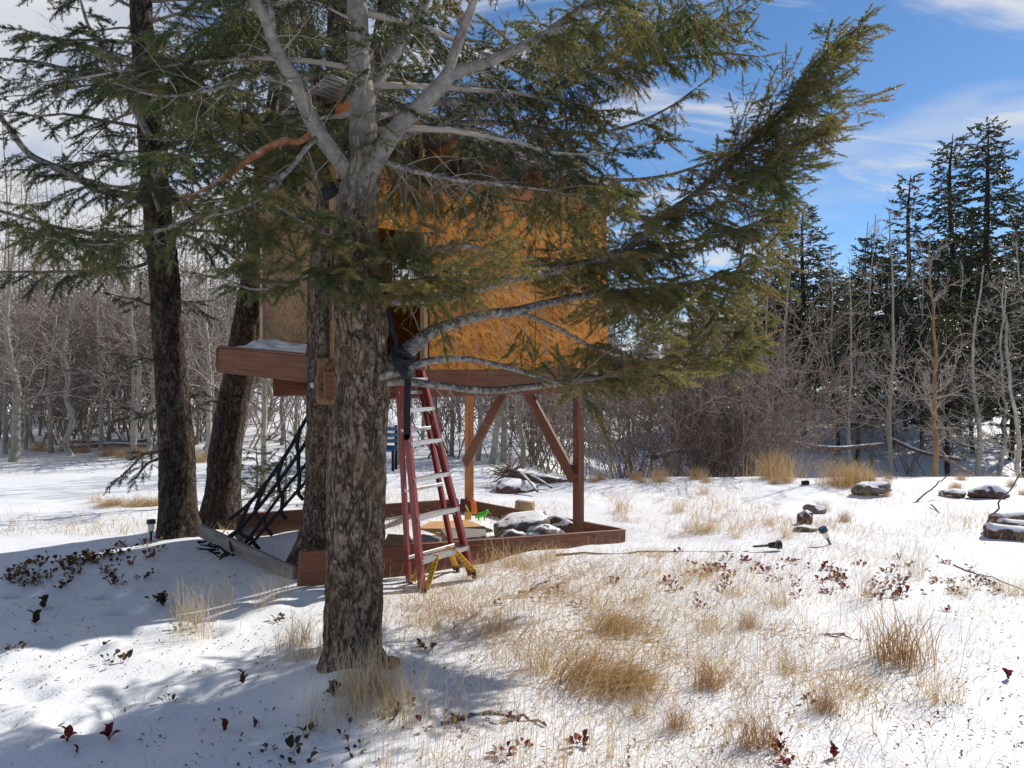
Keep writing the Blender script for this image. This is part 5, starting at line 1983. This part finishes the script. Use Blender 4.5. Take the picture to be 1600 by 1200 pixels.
for i in range(26):
    px = -60 + i * 66 + rng.uniform(-25, 25)
    put_conifer((0, 1, 4, 3)[i % 4], px, rng.uniform(500, 545), rng.uniform(60, 95), i * .7, 'farthest dark conifer on the snowy rise', 1.4, G4)


def aspen(seed, h, r, bend, mat='aspen_bark'):
    g = np.random.default_rng(seed)
    root = thing('aspen_tree', 'x', 'tree')
    C = catmull([[0, 0, -.3], [g.normal(0, bend), g.normal(0, bend), h * .25], [g.normal(0, bend * 1.6), g.normal(0, bend), h * .55], [g.normal(0, bend * 2), g.normal(0, bend * 2), h]], 40)
    C += np.stack([fbm(np.arange(40) * .22, np.full(40, seed), 0, 2, seed) * bend, fbm(np.arange(40) * .22, np.full(40, seed + 9), 0, 2, seed) * bend, np.zeros(40)], -1)
    V, Q, T = tube(C, np.interp(np.linspace(0, 1, 40), [0, .05, 1], [r * 1.25, r, r * .2]), 9)
    link('trunk', mk_mesh('trunk', V, Q, T), MAT[mat], root)
    acc = Acc()
    A, B, R0, R1 = [], [], [], []
    for q in range(26):
        u = g.uniform(.22, 1)
        p = C[int(u * 39)]
        az = g.uniform(0, 6.28)
        st = [(p, nrm([math.cos(az), math.sin(az), g.uniform(.1, 1.0)]), h * .17 * (1.25 - u) + .25, r * .32 * (1.1 - u * .8))]
        while st:
            p, d, l, rr = st.pop()
            k = 5
            for j in range(k):
                d = nrm(d + g.normal(0, .17, 3) + [0, 0, .05])
                p2 = p + d * l / k
                A.append(p)
                B.append(p2)
                R0.append(max(rr * (1 - .15 * j), .005))
                R1.append(max(rr * (1 - .15 * (j + 1)), .0045))
                p = p2
                if l > .22 and g.random() < .6:
                    st.append((p, nrm(d + g.normal(0, .6, 3)), l * .5, rr * .55))
    acc.segs(A, B, R0, R1, 3)
    tag(link('branches', acc.mesh('branches'), MAT['aspen_twig'], root), kind='stuff')
    return root


ASP = [aspen(61, 7.0, .075, .06), aspen(62, 6.5, .06, .11), aspen(63, 7.5, .085, .045), aspen(64, 5.5, .045, .13)]
OCH = [aspen(71, 5.0, .075, .15, 'ochre_bark')]


def put_aspen(k, px, py, d, w, label, group, protos=ASP, rz=None):
    x = (px - CX) / F_PX * d
    base_r = (.075, .06, .085, .045)[k] if protos is ASP else .075
    s = w / F_PX * d / 2 / base_r
    z = gz(x, d)
    o = put(protos, k, (x, d, z), rng.uniform(0, 6.28) if rz is None else rz, 1.0, label, group)
    sz = rng.uniform(.85, 1.15) if protos is ASP else 1.0
    o.scale = (s, s, sz)
    return o


ga = 'pale aspens along the left edge of the clearing'
for i, (px, d, w) in enumerate(((20, 17.5, 15), (40, 20, 6), (80, 19.5, 8), (113, 19, 10), (156, 20, 7), (196, 17.8, 10), (206, 18.5, 7), (228, 19, 9), (62, 23, 5), (132, 23, 5), (176, 24, 5), (300, 18.5, 8), (322, 18.2, 9), (337, 19.5, 6), (250, 22, 6), (-15, 18, 9), (10, 22, 6), (95, 26, 6), (270, 25, 5), (345, 23, 6), (30, 27, 6), (150, 29, 6), (215, 28, 6), (120, 31, 5), (60, 31, 5), (185, 33, 5), (290, 29, 5), (-40, 21, 8), (50, 21, 6), (72, 25, 5), (103, 22, 6), (142, 20.5, 6), (168, 21, 5), (186, 26, 6), (236, 24, 6), (262, 20, 6), (308, 22, 6), (332, 26, 6), (8, 19, 7), (122, 24, 6))):
    put_aspen(i % 4, px, 0, d, w, 'pale bare aspen at the left edge of the snowy clearing', ga)
put_aspen(0, 410, 0, 11.5, 11, 'thin dark young trunk seen behind the climbing net', None)
gb = 'aspens seen below the tree house'
for i, (px, d, w) in enumerate(((622, 17, 8), (696, 18.5, 8), (706, 18.5, 7), (735, 18, 8), (746, 17.6, 9), (765, 17, 11), (786, 17.5, 11), (815, 17, 9), (835, 20, 6), (850, 22, 6), (660, 21, 6), (676, 24, 6), (880, 21, 6), (720, 24, 6), (800, 25, 6), (640, 26, 6), (866, 27, 6), (440, 22, 7), (462, 24, 6), (425, 27, 6), (380, 24, 6))):
    put_aspen(i % 4, px, 0, d, w, 'slender aspen beyond the clearing, seen under the tree house platform', gb)
gc = 'grey aspens in the hollow beyond the bank'
for i, (px, d, w) in enumerate(((1172, 16, 8), (1140, 18, 6), (1395, 22, 8), (1527, 23, 9), (1555, 24, 8), (1590, 20, 9), (1330, 23, 5), (1362, 25, 6), (1300, 26, 6), (1275, 27, 7), (1230, 25, 6), (1440, 27, 6), (1505, 28, 6), (1570, 30, 6), (1415, 33, 6), (1350, 32, 6), (1465, 33, 6), (1100, 19, 6), (1060, 21, 6), (955, 20, 5), (1010, 18, 6), (985, 16.5, 6), (1595, 27, 8), (1200, 20, 5))):
    put_aspen((1, 3, 0, 2)[i % 4], px, 0, d, w, 'bare grey aspen trunk in the shaded hollow beyond the bank', gc)
put_aspen(0, 1462, 0, 15.2, 9, 'crooked ochre-barked bare tree at the edge of the bank', None, OCH, 2.2)


def shrub(seed, h, spread, n, mat):
    g = np.random.default_rng(seed)
    A, B, R0, R1 = [], [], [], []
    for q in range(n):
        az = g.uniform(0, 6.28)
        d = nrm([math.cos(az) * spread, math.sin(az) * spread, 1.0])
        st = [(np.array([g.normal(0, .14), g.normal(0, .14), -.1]), d, h * g.uniform(.6, 1.1), .012 * g.uniform(.7, 1.3), 0)]
        while st:
            p, d, l, r, lv = st.pop()
            k = 6
            for j in range(k):
                d = nrm(d + g.normal(0, .12, 3) + [0, 0, .03])
                p2 = p + d * l / k
                A.append(p)
                B.append(p2)
                R0.append(max(r * (1 - .13 * j), .0042))
                R1.append(max(r * (1 - .13 * (j + 1)), .0038))
                p = p2
                if lv < 3 and j > 0 and g.random() < .8:
                    st.append((p, nrm(d + g.normal(0, .45, 3)), l * g.uniform(.3, .55), r * .6, lv + 1))
    acc = Acc()
    acc.segs(A, B, R0, R1, 3)
    o = link('bare_shrub', acc.mesh('bare_shrub'), MAT[mat])
    return tag(o, 'x', 'shrub')


SHR = [shrub(81, 2.2, .38, 10, 'shrub_twig'), shrub(82, 2.6, .30, 10, 'shrub_twig'), shrub(83, 1.6, .5, 11, 'shrub_twig')]


def put_shrub(px, d, h, label, group, k=None):
    x = (px - CX) / F_PX * d
    k = int(rng.integers(0, 3)) if k is None else k
    put(SHR, k, (x, d, gz(x, d)), rng.uniform(0, 6.28), h / (2.2, 2.6, 1.6)[k], label, group)


for i in range(50):
    put_shrub(rng.uniform(-60, 490), rng.uniform(20.0, 32), rng.uniform(2.6, 4.4), 'leafless brown shrub in the thicket among the left aspens', 'thicket shrubs among the left aspens')
for i in range(14):
    put_shrub(rng.uniform(1030, 1225), rng.uniform(14.8, 19), rng.uniform(2.0, 3.4), 'leafless reddish brown shrub in the dense thicket below the fir bough', 'thicket shrubs below the fir bough')
for i in range(22):
    put_shrub(rng.uniform(590, 960), rng.uniform(18, 27), rng.uniform(1.8, 3.2), 'leafless shrub behind the tree house posts', 'shrubs behind the tree house')
for i in range(7):
    put_shrub(rng.uniform(1250, 1620), rng.uniform(22, 32), rng.uniform(1.6, 3.0), 'leafless shrub among the shaded trunks of the hollow', 'shrubs in the hollow')
for px, d in ((980, 15.3), (992, 15.0), (1000, 15.6), (968, 15.8)):
    put_shrub(px, d, 2.5, 'clump of upright bare stems on the straw strip right of the post', 'upright stem clump', 1)
for px, d in ((1040, 14.6), (1060, 15), (1090, 14.8)):
    put_shrub(px, d, 2.1, 'bare shrub leaning over the straw strip at the edge of the clearing', 'shrubs over the straw strip', 0)


# fallen logs among the aspens
for i, rows in enumerate(([(100, 690, 22), (200, 690, 21), (240, 686, 20.6)], [(60, 682, 24), (150, 665, 24), (240, 640, 23)], [(110, 700, 20.4), (170, 694, 20.6), (235, 696, 20.2)])):
    log(('straight fallen trunk lying low across the aspen edge', 'fallen trunk leaning upward across the aspens', 'short fallen trunk on the straw in front of the others')[i], rows, .07, 'snowy_grey_log', 41 + i)
for i, rows in enumerate(([(1230, 690, 21), (1300, 700, 20.5), (1380, 694, 21)], [(1385, 682, 24), (1440, 706, 22), (1500, 718, 20.5)], [(1020, 715, 16), (1060, 705, 17), (1120, 712, 16.5)])):
    log(('dark fallen trunk across the shaded hollow', 'snow-lined deadfall among the grey trunks of the hollow', 'dead log lying among the thicket stems below the bough')[i], rows, .06, 'snowy_log', 51 + i)


# small firs by the net
def sapling(px, d, h, seed, label):
    g = np.random.default_rng(seed)
    x = (px - CX) / F_PX * d
    b = np.array([x, d, gz(x, d)])
    t = thing('fir_sapling', label, 'sapling', b)
    C = np.array([b + [0, 0, -.05], b + [.02, 0, h * .5], b + [0, 0, h]])
    V, Q, T = tube(catmull(C, 10), np.linspace(.025, .005, 10), 7)
    link('trunk', mk_mesh('trunk', V, Q, T), MAT['twig'], t)
    fol = Foliage(MID, g)
    for i in range(int(h * 26)):
        z = h * (i + .5) / (h * 26)
        az = i * 2.4
        fol.branchlet(b + [0, 0, z], nrm([math.cos(az), math.sin(az), .25]), (.62 * (1 - z / h) + .12) * g.uniform(.7, 1.1), .005, .3, .12, 1, .3, .15, .06)
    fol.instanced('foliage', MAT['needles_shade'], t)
    tag(link('branches', fol.twig_mesh('branches'), MAT['twig'], t), kind='stuff')


sapling(445, 10.6, 1.15, 3, 'small green fir sapling seen through the climbing net')
sapling(400, 11.4, .75, 5, 'low fir sapling behind the leaning trunk')


# ------------------------------------------------------------------ grass, low plants, litter
def blades(acc, base, n_tot, rngg, Lr, lean, w, tint, spread, wind=(0, 0), heads=0.0):
    """arched grass blades; base (m,3) repeated"""
    m = len(base)
    az = rngg.uniform(0, 2 * np.pi, m)
    L = rngg.uniform(Lr[0], Lr[1], m)
    le = np.abs(rngg.normal(lean, lean * .5, m))
    dirh = np.stack([np.cos(az), np.sin(az), np.zeros(m)], -1) * le[:, None] + np.array([wind[0], wind[1], 0])
    off = np.stack([np.cos(az), np.sin(az), np.zeros(m)], -1) * spread * rngg.random(m)[:, None]
    p0 = base + off
    up = np.array([0, 0, 1.0])
    d1 = nrm(dirh * .5 + up)
    d2 = nrm(dirh * 1.4 + up * .75)
    d3 = nrm(dirh * 2.4 + up * .25)
    p1 = p0 + d1 * (L * .4)[:, None]
    p2 = p1 + d2 * (L * .35)[:, None]
    p3 = p2 + d3 * (L * .25)[:, None]
    sd = nrm(np.cross(d1, rngg.normal(size=(m, 3))))
    ww = (w * rngg.uniform(.6, 1.3, m))[:, None]
    V = np.stack([p0 - sd * ww, p0 + sd * ww, p1 - sd * ww * .85, p1 + sd * ww * .85, p2 - sd * ww * .6, p2 + sd * ww * .6, p3], 1)
    o = (np.arange(m) * 7)[:, None]
    Q = np.concatenate([o + np.array([[0, 1, 3, 2]]), o + np.array([[2, 3, 5, 4]])])
    T = o + np.array([[4, 5, 6]])
    t = np.clip(tint + rngg.normal(0, .18, m), 0, 1)
    acc.add(V.reshape(-1, 3), Q, T, np.repeat(t, 7))


def tuft_mesh(seed, n, Lr, lean, w, tint, spread, wind=(0, 0)):
    acc = Acc()
    g = np.random.default_rng(seed)
    base = np.zeros((n, 3))
    base[:, :2] = g.normal(0, spread, (n, 2))
    base[:, 2] = -.02
    blades(acc, base, n, g, Lr, lean, w, tint, 0, wind)
    return acc.mesh('grass_tuft', False)


TUFT = {'mat': tuft_mesh(1, 640, (.08, .30), 1.0, .0015, .36, .105, (.8, -.2)),
        'up': tuft_mesh(2, 130, (.10, .34), .42, .0015, .6, .07),
        'rust': tuft_mesh(3, 230, (.10, .36), .32, .0017, .22, .07),
        'tall': tuft_mesh(4, 620, (.15, .90), .34, .0024, .45, .22),
        'wisp': tuft_mesh(5, 90, (.15, .42), .22, .0012, .8, .07),
        'low': tuft_mesh(6, 130, (.04, .17), 1.1, .0015, .5, .075, (.5, 0))}


def tuft(kind, px, py, s, label, group, rz=None):
    p = on_ground(px, py)
    o = link('grass_tuft', TUFT[kind], MAT['dry_grass'], None, Matrix.Translation(Vector(p)))
    place(o, p, rng.uniform(0, 6.28) if rz is None else rz, s)
    return tag(o, label, 'grass', group)


tuft('mat', 925, 1068, 1.25, 'largest matted golden grass clump flattened on the snow', None, 0.2)
tuft('mat', 985, 1075, .9, 'golden grass clump combed sideways right of the largest matted one', None, -.3)
tuft('mat', 965, 985, .95, 'golden matted grass clump beside a small snowy hump', None, .1)
tuft('rust', 1405, 1035, 1.35, 'upright rusty orange grass clump with broad dry leaves', None)
tuft('up', 1470, 1095, .85, 'fan of thin straw blades bending over a grey snow hump', None)
tuft('up', 840, 1050, .9, 'brown grass clump left of the largest matted clump', None)
tuft('tall', 1212, 748, .8, 'dense tall golden grass clump on the bank edge', None)
tuft('tall', 1310, 760, .72, 'wide tall straw grass clump beside the domed stone', None)
tuft('tall', 1340, 756, .6, 'tall straw grass clump touching the domed stone', None)
gl = 'scattered upright straw tufts'
for px, py, k, s in ((972, 800, 'up', 1.2), (975, 812, 'low', 1.3), (1100, 830, 'up', 1.3), (1098, 832, 'low', 1.2), (1060, 800, 'up', .9), (1100, 772, 'up', .8), (1215, 945, 'up', .8), (1110, 985, 'up', .7), (1230, 840, 'up', .8), (1150, 840, 'up', .6), (1285, 800, 'rust', .7), (1320, 815, 'rust', .6), (1200, 820, 'up', .6), (1105, 1075, 'rust', .7), (1180, 1165, 'rust', .8), (1290, 1110, 'rust', .6), (1100, 900, 'low', 1.2), (1020, 870, 'low', 1.2), (890, 930, 'low', 1.2), (930, 950, 'low', 1),
                     (860, 875, 'up', .8), (800, 885, 'up', 1.0), (760, 880, 'up', 1.2), (745, 900, 'up', .9), (830, 890, 'low', 1.3), (700, 925, 'low', 1), (655, 975, 'low', .9), (690, 960, 'low', 1.2), (740, 965, 'low', 1.1), (780, 985, 'low', 1.1), (1000, 940, 'low', 1), (1150, 930, 'low', 1), (1170, 980, 'rust', .5), (1060, 1140, 'rust', .5), (1000, 1120, 'up', .6), (1050, 1030, 'low', 1.3), (1130, 1060, 'low', 1.2), (1240, 1050, 'low', 1.2), (1330, 1085, 'low', 1.3), (1360, 940, 'wisp', 1), (1430, 900, 'wisp', 1), (1500, 930, 'up', .6), (1560, 925, 'up', .5), (1590, 930, 'up', .7)):
    tuft(k, px, py, s, 'straw-coloured dry grass tuft scattered over the sunlit snow', gl)
gm = 'tall grass stalks in the shade'
for px, py, s in ((290, 960, 1.0), (305, 985, 1.1), (350, 955, .9), (300, 1000, 1.0), (410, 945, .8), (440, 930, .8)):
    tuft('wisp', px, py, s, 'thin pale grass stalks rising from the shaded snow before the net', gm)
gn = 'grass round the fir trunk'
for px, py, k, s in ((470, 1005, 'up', .9), (455, 1030, 'wisp', 1), (490, 1025, 'up', .7), (560, 1095, 'up', .9), (545, 1110, 'wisp', 1), (590, 1080, 'up', .9), (610, 1100, 'up', .8), (600, 1120, 'wisp', 1.1), (575, 1085, 'wisp', 1.0), (560, 1120, 'wisp', 1), (500, 1140, 'wisp', .8), (640, 1130, 'wisp', 1)):
    tuft(k, px, py, s, 'dry grass growing round the foot of the flaky fir trunk', gn)
go = 'golden grass along the left clearing'
for px, py, k, s in ((175, 790, 'mat', .9), (215, 792, 'mat', 1.0), (245, 790, 'mat', .8), (150, 785, 'up', .8), (60, 705, 'tall', .5), (105, 705, 'tall', .5), (130, 708, 'tall', .45), (170, 712, 'tall', .5), (215, 716, 'tall', .5), (310, 722, 'tall', .5), (330, 720, 'tall', .45), (20, 700, 'tall', .4), (190, 715, 'tall', .4)):
    tuft(k, px, py, s, 'golden dry grass patch along the sunlit left clearing', go)
gp = 'straw strip behind the bank'
for i in range(22):
    tuft('tall', rng.uniform(880, 1250), rng.uniform(728, 756), rng.uniform(.18, .42), 'straw-coloured grass in the strip behind the sunlit bank', gp)
for i in range(12):
    tuft('tall', rng.uniform(1330, 1600), rng.uniform(748, 775), rng.uniform(.15, .35), 'straw-coloured grass in the strip behind the sunlit bank', gp)


def grass_field():
    g = np.random.default_rng(31)
    acc = Acc()

    def scatter(n, xr, yr, f):
        px = g.uniform(*xr, n)
        d = 1 / g.uniform(1 / yr[1], 1 / yr[0], n)
        x = (px - CX) / F_PX * d
        k = f(px, d, x)
        q = g.random(n) < k
        return x[q], d[q]

    def dens(px, d, x):
        a = .5 + 1.0 * fbm(x * 1.1, d * 1.1, 0, 3, 41)
        return np.clip(a, 0.02, 1) * (smooth(560, 760, px) * .9 + .06) * (1 - .75 * smooth(1400, 1560, px) * (1 - smooth(4.2, 5.2, d)))
    x, y = scatter(34000, (0, 2100), (3.0, 9.5), dens)
    b = np.stack([x, y, ground(x, y) - .005], -1)
    blades(acc, b, len(b), g, (.02, .10), 1.1, .0015, .42, .02)
    # long thin stalks
    x, y = scatter(10500, (560, 2100), (2.7, 8), lambda px, d, x: np.clip(.35 + 1.3 * fbm(x * .9, d * .9, 0, 2, 47), 0, 1))
    b = np.stack([x, y, ground(x, y) - .005], -1)
    blades(acc, b, len(b), g, (.12, .42), .20, .0011, .68, .02, (.12, 0))
    # matted straw patches
    for px, py, n, r in ((930, 950, 900, .5), (1080, 900, 1300, .6), (830, 880, 800, .35), (880, 910, 900, .4), (1000, 900, 900, .5), (760, 935, 600, .3), (1250, 1070, 700, .35), (1160, 1000, 700, .35), (700, 960, 700, .3), (950, 1010, 800, .35), (800, 990, 500, .3), (1330, 870, 600, .5), (1130, 820, 500, .5), (1300, 830, 600, .5), (1040, 960, 700, .45), (840, 1030, 500, .25), (720, 990, 500, .3), (640, 940, 400, .25)):
        c = on_ground(px, py)
        xx = c[0] + g.normal(0, r, n)
        yy = c[1] + g.normal(0, r * .8, n)
        b = np.stack([xx, yy, ground(xx, yy) - .004], -1)
        blades(acc, b[:n * 6 // 10], n * 6 // 10, g, (.05, .18), 1.3, .0016, .38, .02, (.4, -.1))
    # left clearing, sparse
    x, y = scatter(11000, (-250, 420), (8.5, 20), lambda px, d, x: np.clip(.25 + 1.5 * fbm(x * .6, d * .6, 0, 2, 53), 0, 1))
    b = np.stack([x, y, ground(x, y) - .01], -1)
    blades(acc, b, len(b), g, (.05, .22), .7, .0022, .5, .03)
    # right bank and bits behind it
    x, y = scatter(21000, (600, 2000), (8.5, 15), lambda px, d, x: np.clip(.3 + 1.5 * fbm(x * .7, d * .7, 0, 2, 59), 0, 1))
    b = np.stack([x, y, ground(x, y) - .01], -1)
    blades(acc, b, len(b), g, (.05, .24), .7, .0018, .45, .03)
    o = link('dry_grass', acc.mesh('dry_grass', False), MAT['dry_grass'])
    tag(o, 'thin straw-coloured grass poking through the snow all over the clearing', 'grass', kind='stuff')


grass_field()


def leaf_mesh(seed, L=.05, w=.017):
    """pointed oval leaf folded along its rib, pointing along +X"""
    g = np.random.default_rng(seed)
    n = 9
    u = np.linspace(0, 1, n)
    hw = w * np.sin(np.pi * u ** .8) ** .8 * (1 + .10 * np.sin(u * 25))
    z = .010 * np.sin(u * 2.6) + .0
    rib = np.stack([u * L, np.zeros(n), z], -1)
    a = rib + np.stack([np.zeros(n), hw, .35 * hw], -1)
    b = rib - np.stack([np.zeros(n), hw, -.35 * hw], -1)
    V = np.vstack([a, rib, b])
    Q = [[i, i + 1, n + i + 1, n + i] for i in range(n - 1)] + [[n + i, n + i + 1, 2 * n + i + 1, 2 * n + i] for i in range(n - 1)]
    return V, np.array(Q)


def plants():
    g = np.random.default_rng(77)
    variants = {}
    for mk in ('leaf_dark', 'leaf_red', 'leaf_tan'):
        variants[mk] = []
        for v in range(8):
            acc = Acc()
            n = int(g.integers(3, 12))
            for k in range(n):
                V, Q = leaf_mesh(v * 20 + k)
                az = k * 2.4 + g.uniform(-.4, .4)
                el = g.uniform(.15, 1.0)
                M = Matrix.Rotation(az, 4, 'Z') @ Matrix.Rotation(-el, 4, 'Y') @ Matrix.Rotation(g.uniform(-.6, .6), 4, 'X')
                s = g.uniform(.6, 1.1)
                Mn = np.array(M)[:3, :3] * s
                off = np.array([math.cos(az) * g.uniform(.005, .06), math.sin(az) * g.uniform(.005, .06), g.uniform(.0, .05)])
                acc.add(V @ Mn.T + off, Q, a=float(g.uniform(0, 1)))
                acc.segs([[0, 0, -.03]], [off], [.0015], [.001], 3, a=.6)
            variants[mk].append(acc.mesh('creeping_plant'))
    leafdata = {mk: mk_mesh('leaf', *leaf_mesh(5), None, True, {'tint': np.full(27, .4)}) for mk in ('leaf_dark', 'leaf_red')}

    def plant(px, py, s, mk, label, group):
        p = on_ground(px, py)
        o = link('creeping_plant', variants[mk][int(g.integers(0, 8))], MAT[mk], None, Matrix.Translation(Vector(p)))
        place(o, p - np.array([0, 0, .01]), g.uniform(0, 6.28), s)
        tag(o, label, 'plant', group)

    def big(px, py, n, s, mk, label):
        p = on_ground(px, py)
        t = thing('creeping_plant', label, 'plant', p)
        acc = Acc()
        acc.segs([p + [0, 0, -.03]], [p + [0, 0, .035 * s]], [.002], [.0015], 5)
        link('stem', acc.mesh('stem'), MAT['twig'], t)
        for k in range(n):
            az = k * 6.28 / n + g.uniform(-.4, .4)
            el = g.uniform(.45, 1.15)
            M = Matrix.Translation(Vector(p + [0, 0, .03 * s * (k % 3) / 2])) @ Matrix.Rotation(az, 4, 'Z') @ Matrix.Rotation(-el, 4, 'Y') @ Matrix.Rotation(g.uniform(-.5, .5), 4, 'X') @ Matrix.Scale(s * g.uniform(.8, 1.1), 4)
            link('leaf', leafdata[mk], MAT[mk], t, M)
    for px, py, n, s, mk, lb in ((105, 1163, 4, 1.15, 'leaf_red', 'red leafy sprig with upright leaves alone in the shaded snow'),
                                 (170, 1160, 5, 1.25, 'leaf_red', 'wine red plant with four spread leaves in the shaded snow'),
                                 (121, 1178, 2, .7, 'leaf_dark', 'single dark curled leaf below the upright red sprig'),
                                 (350, 1145, 4, .9, 'leaf_red', 'pinkish red plant at a sunlit patch of snow'),
                                 (398, 1138, 3, .8, 'leaf_dark', 'dark leaf pair just right of the pinkish red plant'),
                                 (55, 975, 8, 1.5, 'leaf_dark', 'dark spreading plant in deep shade nearest the left footprints'),
                                 (68, 950, 8, 1.4, 'leaf_dark', 'dark low plant just behind the spreading one in deep shade'),
                                 (255, 948, 9, 1.5, 'leaf_dark', 'dark leafy plant in front of the pale grass stalks'),
                                 (520, 1090, 9, 1.2, 'leaf_dark', 'dense dark leaf clump at the foot of the fir trunk'),
                                 (380, 1070, 8, 1.1, 'leaf_dark', 'dark leaf clump at the edge of the trunk shadow'),
                                 (1575, 1064, 6, .9, 'leaf_red', 'lone red plant in the clean sunny snow'),
                                 (1302, 1188, 6, 1.0, 'leaf_red', 'bright red leaf sprig beside a rusty grass clump')):
        big(px, py, n, s, mk, lb)
    g1 = 'dark plants in the shade'
    for px, py in ((190, 1038), (175, 1036), (28, 1022), (155, 1010), (285, 985), (305, 985), (275, 990), (245, 895), (240, 945), (100, 915), (180, 915), (170, 905), (270, 1098), (225, 905), (540, 1155), (560, 1170), (555, 1180), (625, 1108), (610, 1125), (455, 1185), (415, 1172), (470, 1192), (485, 1150), (665, 1015), (440, 970)):
        plant(px + g.normal(0, 3), py + g.normal(0, 2), g.uniform(.7, 1.2), 'leaf_dark', 'small dark-leaved plant poking out of the shaded snow', g1)
    g2 = 'leafy plants at the shadow edge'
    for i in range(64):
        u = g.random()
        px = 10 + 240 * u
        py = 905 - 50 * u + g.normal(0, 10)
        plant(px, py, g.uniform(.7, 1.3), 'leaf_tan' if g.random() < .6 else 'leaf_dark', 'brownish leafy plant along the shadow edge by the upright solar light', g2)
    g3 = 'red-leaved plants in the sun'
    for i in range(90):
        px = g.uniform(1040, 1560)
        py = 895 + g.normal(0, 18) + .03 * (px - 1040)
        plant(px, py, g.uniform(.5, 1.0), 'leaf_red' if g.random() < .65 else 'leaf_tan', 'small reddish leaf plant in the sunlit snow', g3)
    for px, py in ((838, 940), (720, 1150), (715, 1130), (660, 1140), (690, 1120), (800, 1130), (815, 1170), (900, 1168), (1220, 1180), (1215, 1165), (1225, 1195), (1260, 1098), (780, 945), (865, 925), (900, 945), (960, 910), (610, 1120), (785, 1180)):
        plant(px, py, g.uniform(.6, .9), 'leaf_red', 'small reddish leaf plant in the sunlit snow', g3)
    # litter: bark flakes and dead leaves
    acc = Acc()
    n = 5600
    px = g.uniform(-100, 2000, n)
    d = 1 / g.uniform(1 / 9.5, 1 / 3.0, n)
    x = (px - CX) / F_PX * d
    keep = g.random(n) < np.clip(.5 + fbm(x * 1.0, d * 1.0, 0, 2, 61), 0, 1)
    x, d = x[keep], d[keep]
    z = ground(x, d) + .006
    V0, Q0 = leaf_mesh(3, .03, .007)
    for i in range(len(x)):
        M = np.array(Matrix.Rotation(g.uniform(0, 6.28), 3, 'Z') @ Matrix.Rotation(g.uniform(-.5, .5), 3, 'Y')) * g.uniform(.25, .95)
        acc.add(V0 @ M.T + [x[i], d[i], z[i]], Q0, a=float(g.random()))
    tag(link('leaf_litter', acc.mesh('leaf_litter'), MAT['leaf_tan']), 'dead leaves and bark flakes sprinkled over the snow', 'leaf litter', kind='stuff')
    # pine cone by the trunk
    p = on_ground(612, 1045)
    C = catmull([p + [-.05, 0, .025], p + [0, .0, .03], p + [.06, .0, .028]], 8)
    V, Q, T = tube(C, [.022, .034, .038, .038, .036, .03, .022, .008], 10, lambda q, r: .006 * vnoise(q[..., 0] * 90, q[..., 1] * 90, q[..., 2] * 90, 4))
    tag(link('bark_chunk', mk_mesh('bark_chunk', V, Q, T), MAT['rusty']), 'brown bark chunk lying on the snow right of the flaky trunk', 'bark')


plants()

for o in bpy.data.objects:
    if '_used' in o:
        del o['_used']
# unused prototypes
for o in list(bpy.data.objects):
    if o.get('label') == 'x':
        for c in list(o.children):
            bpy.data.objects.remove(c)
        bpy.data.objects.remove(o)
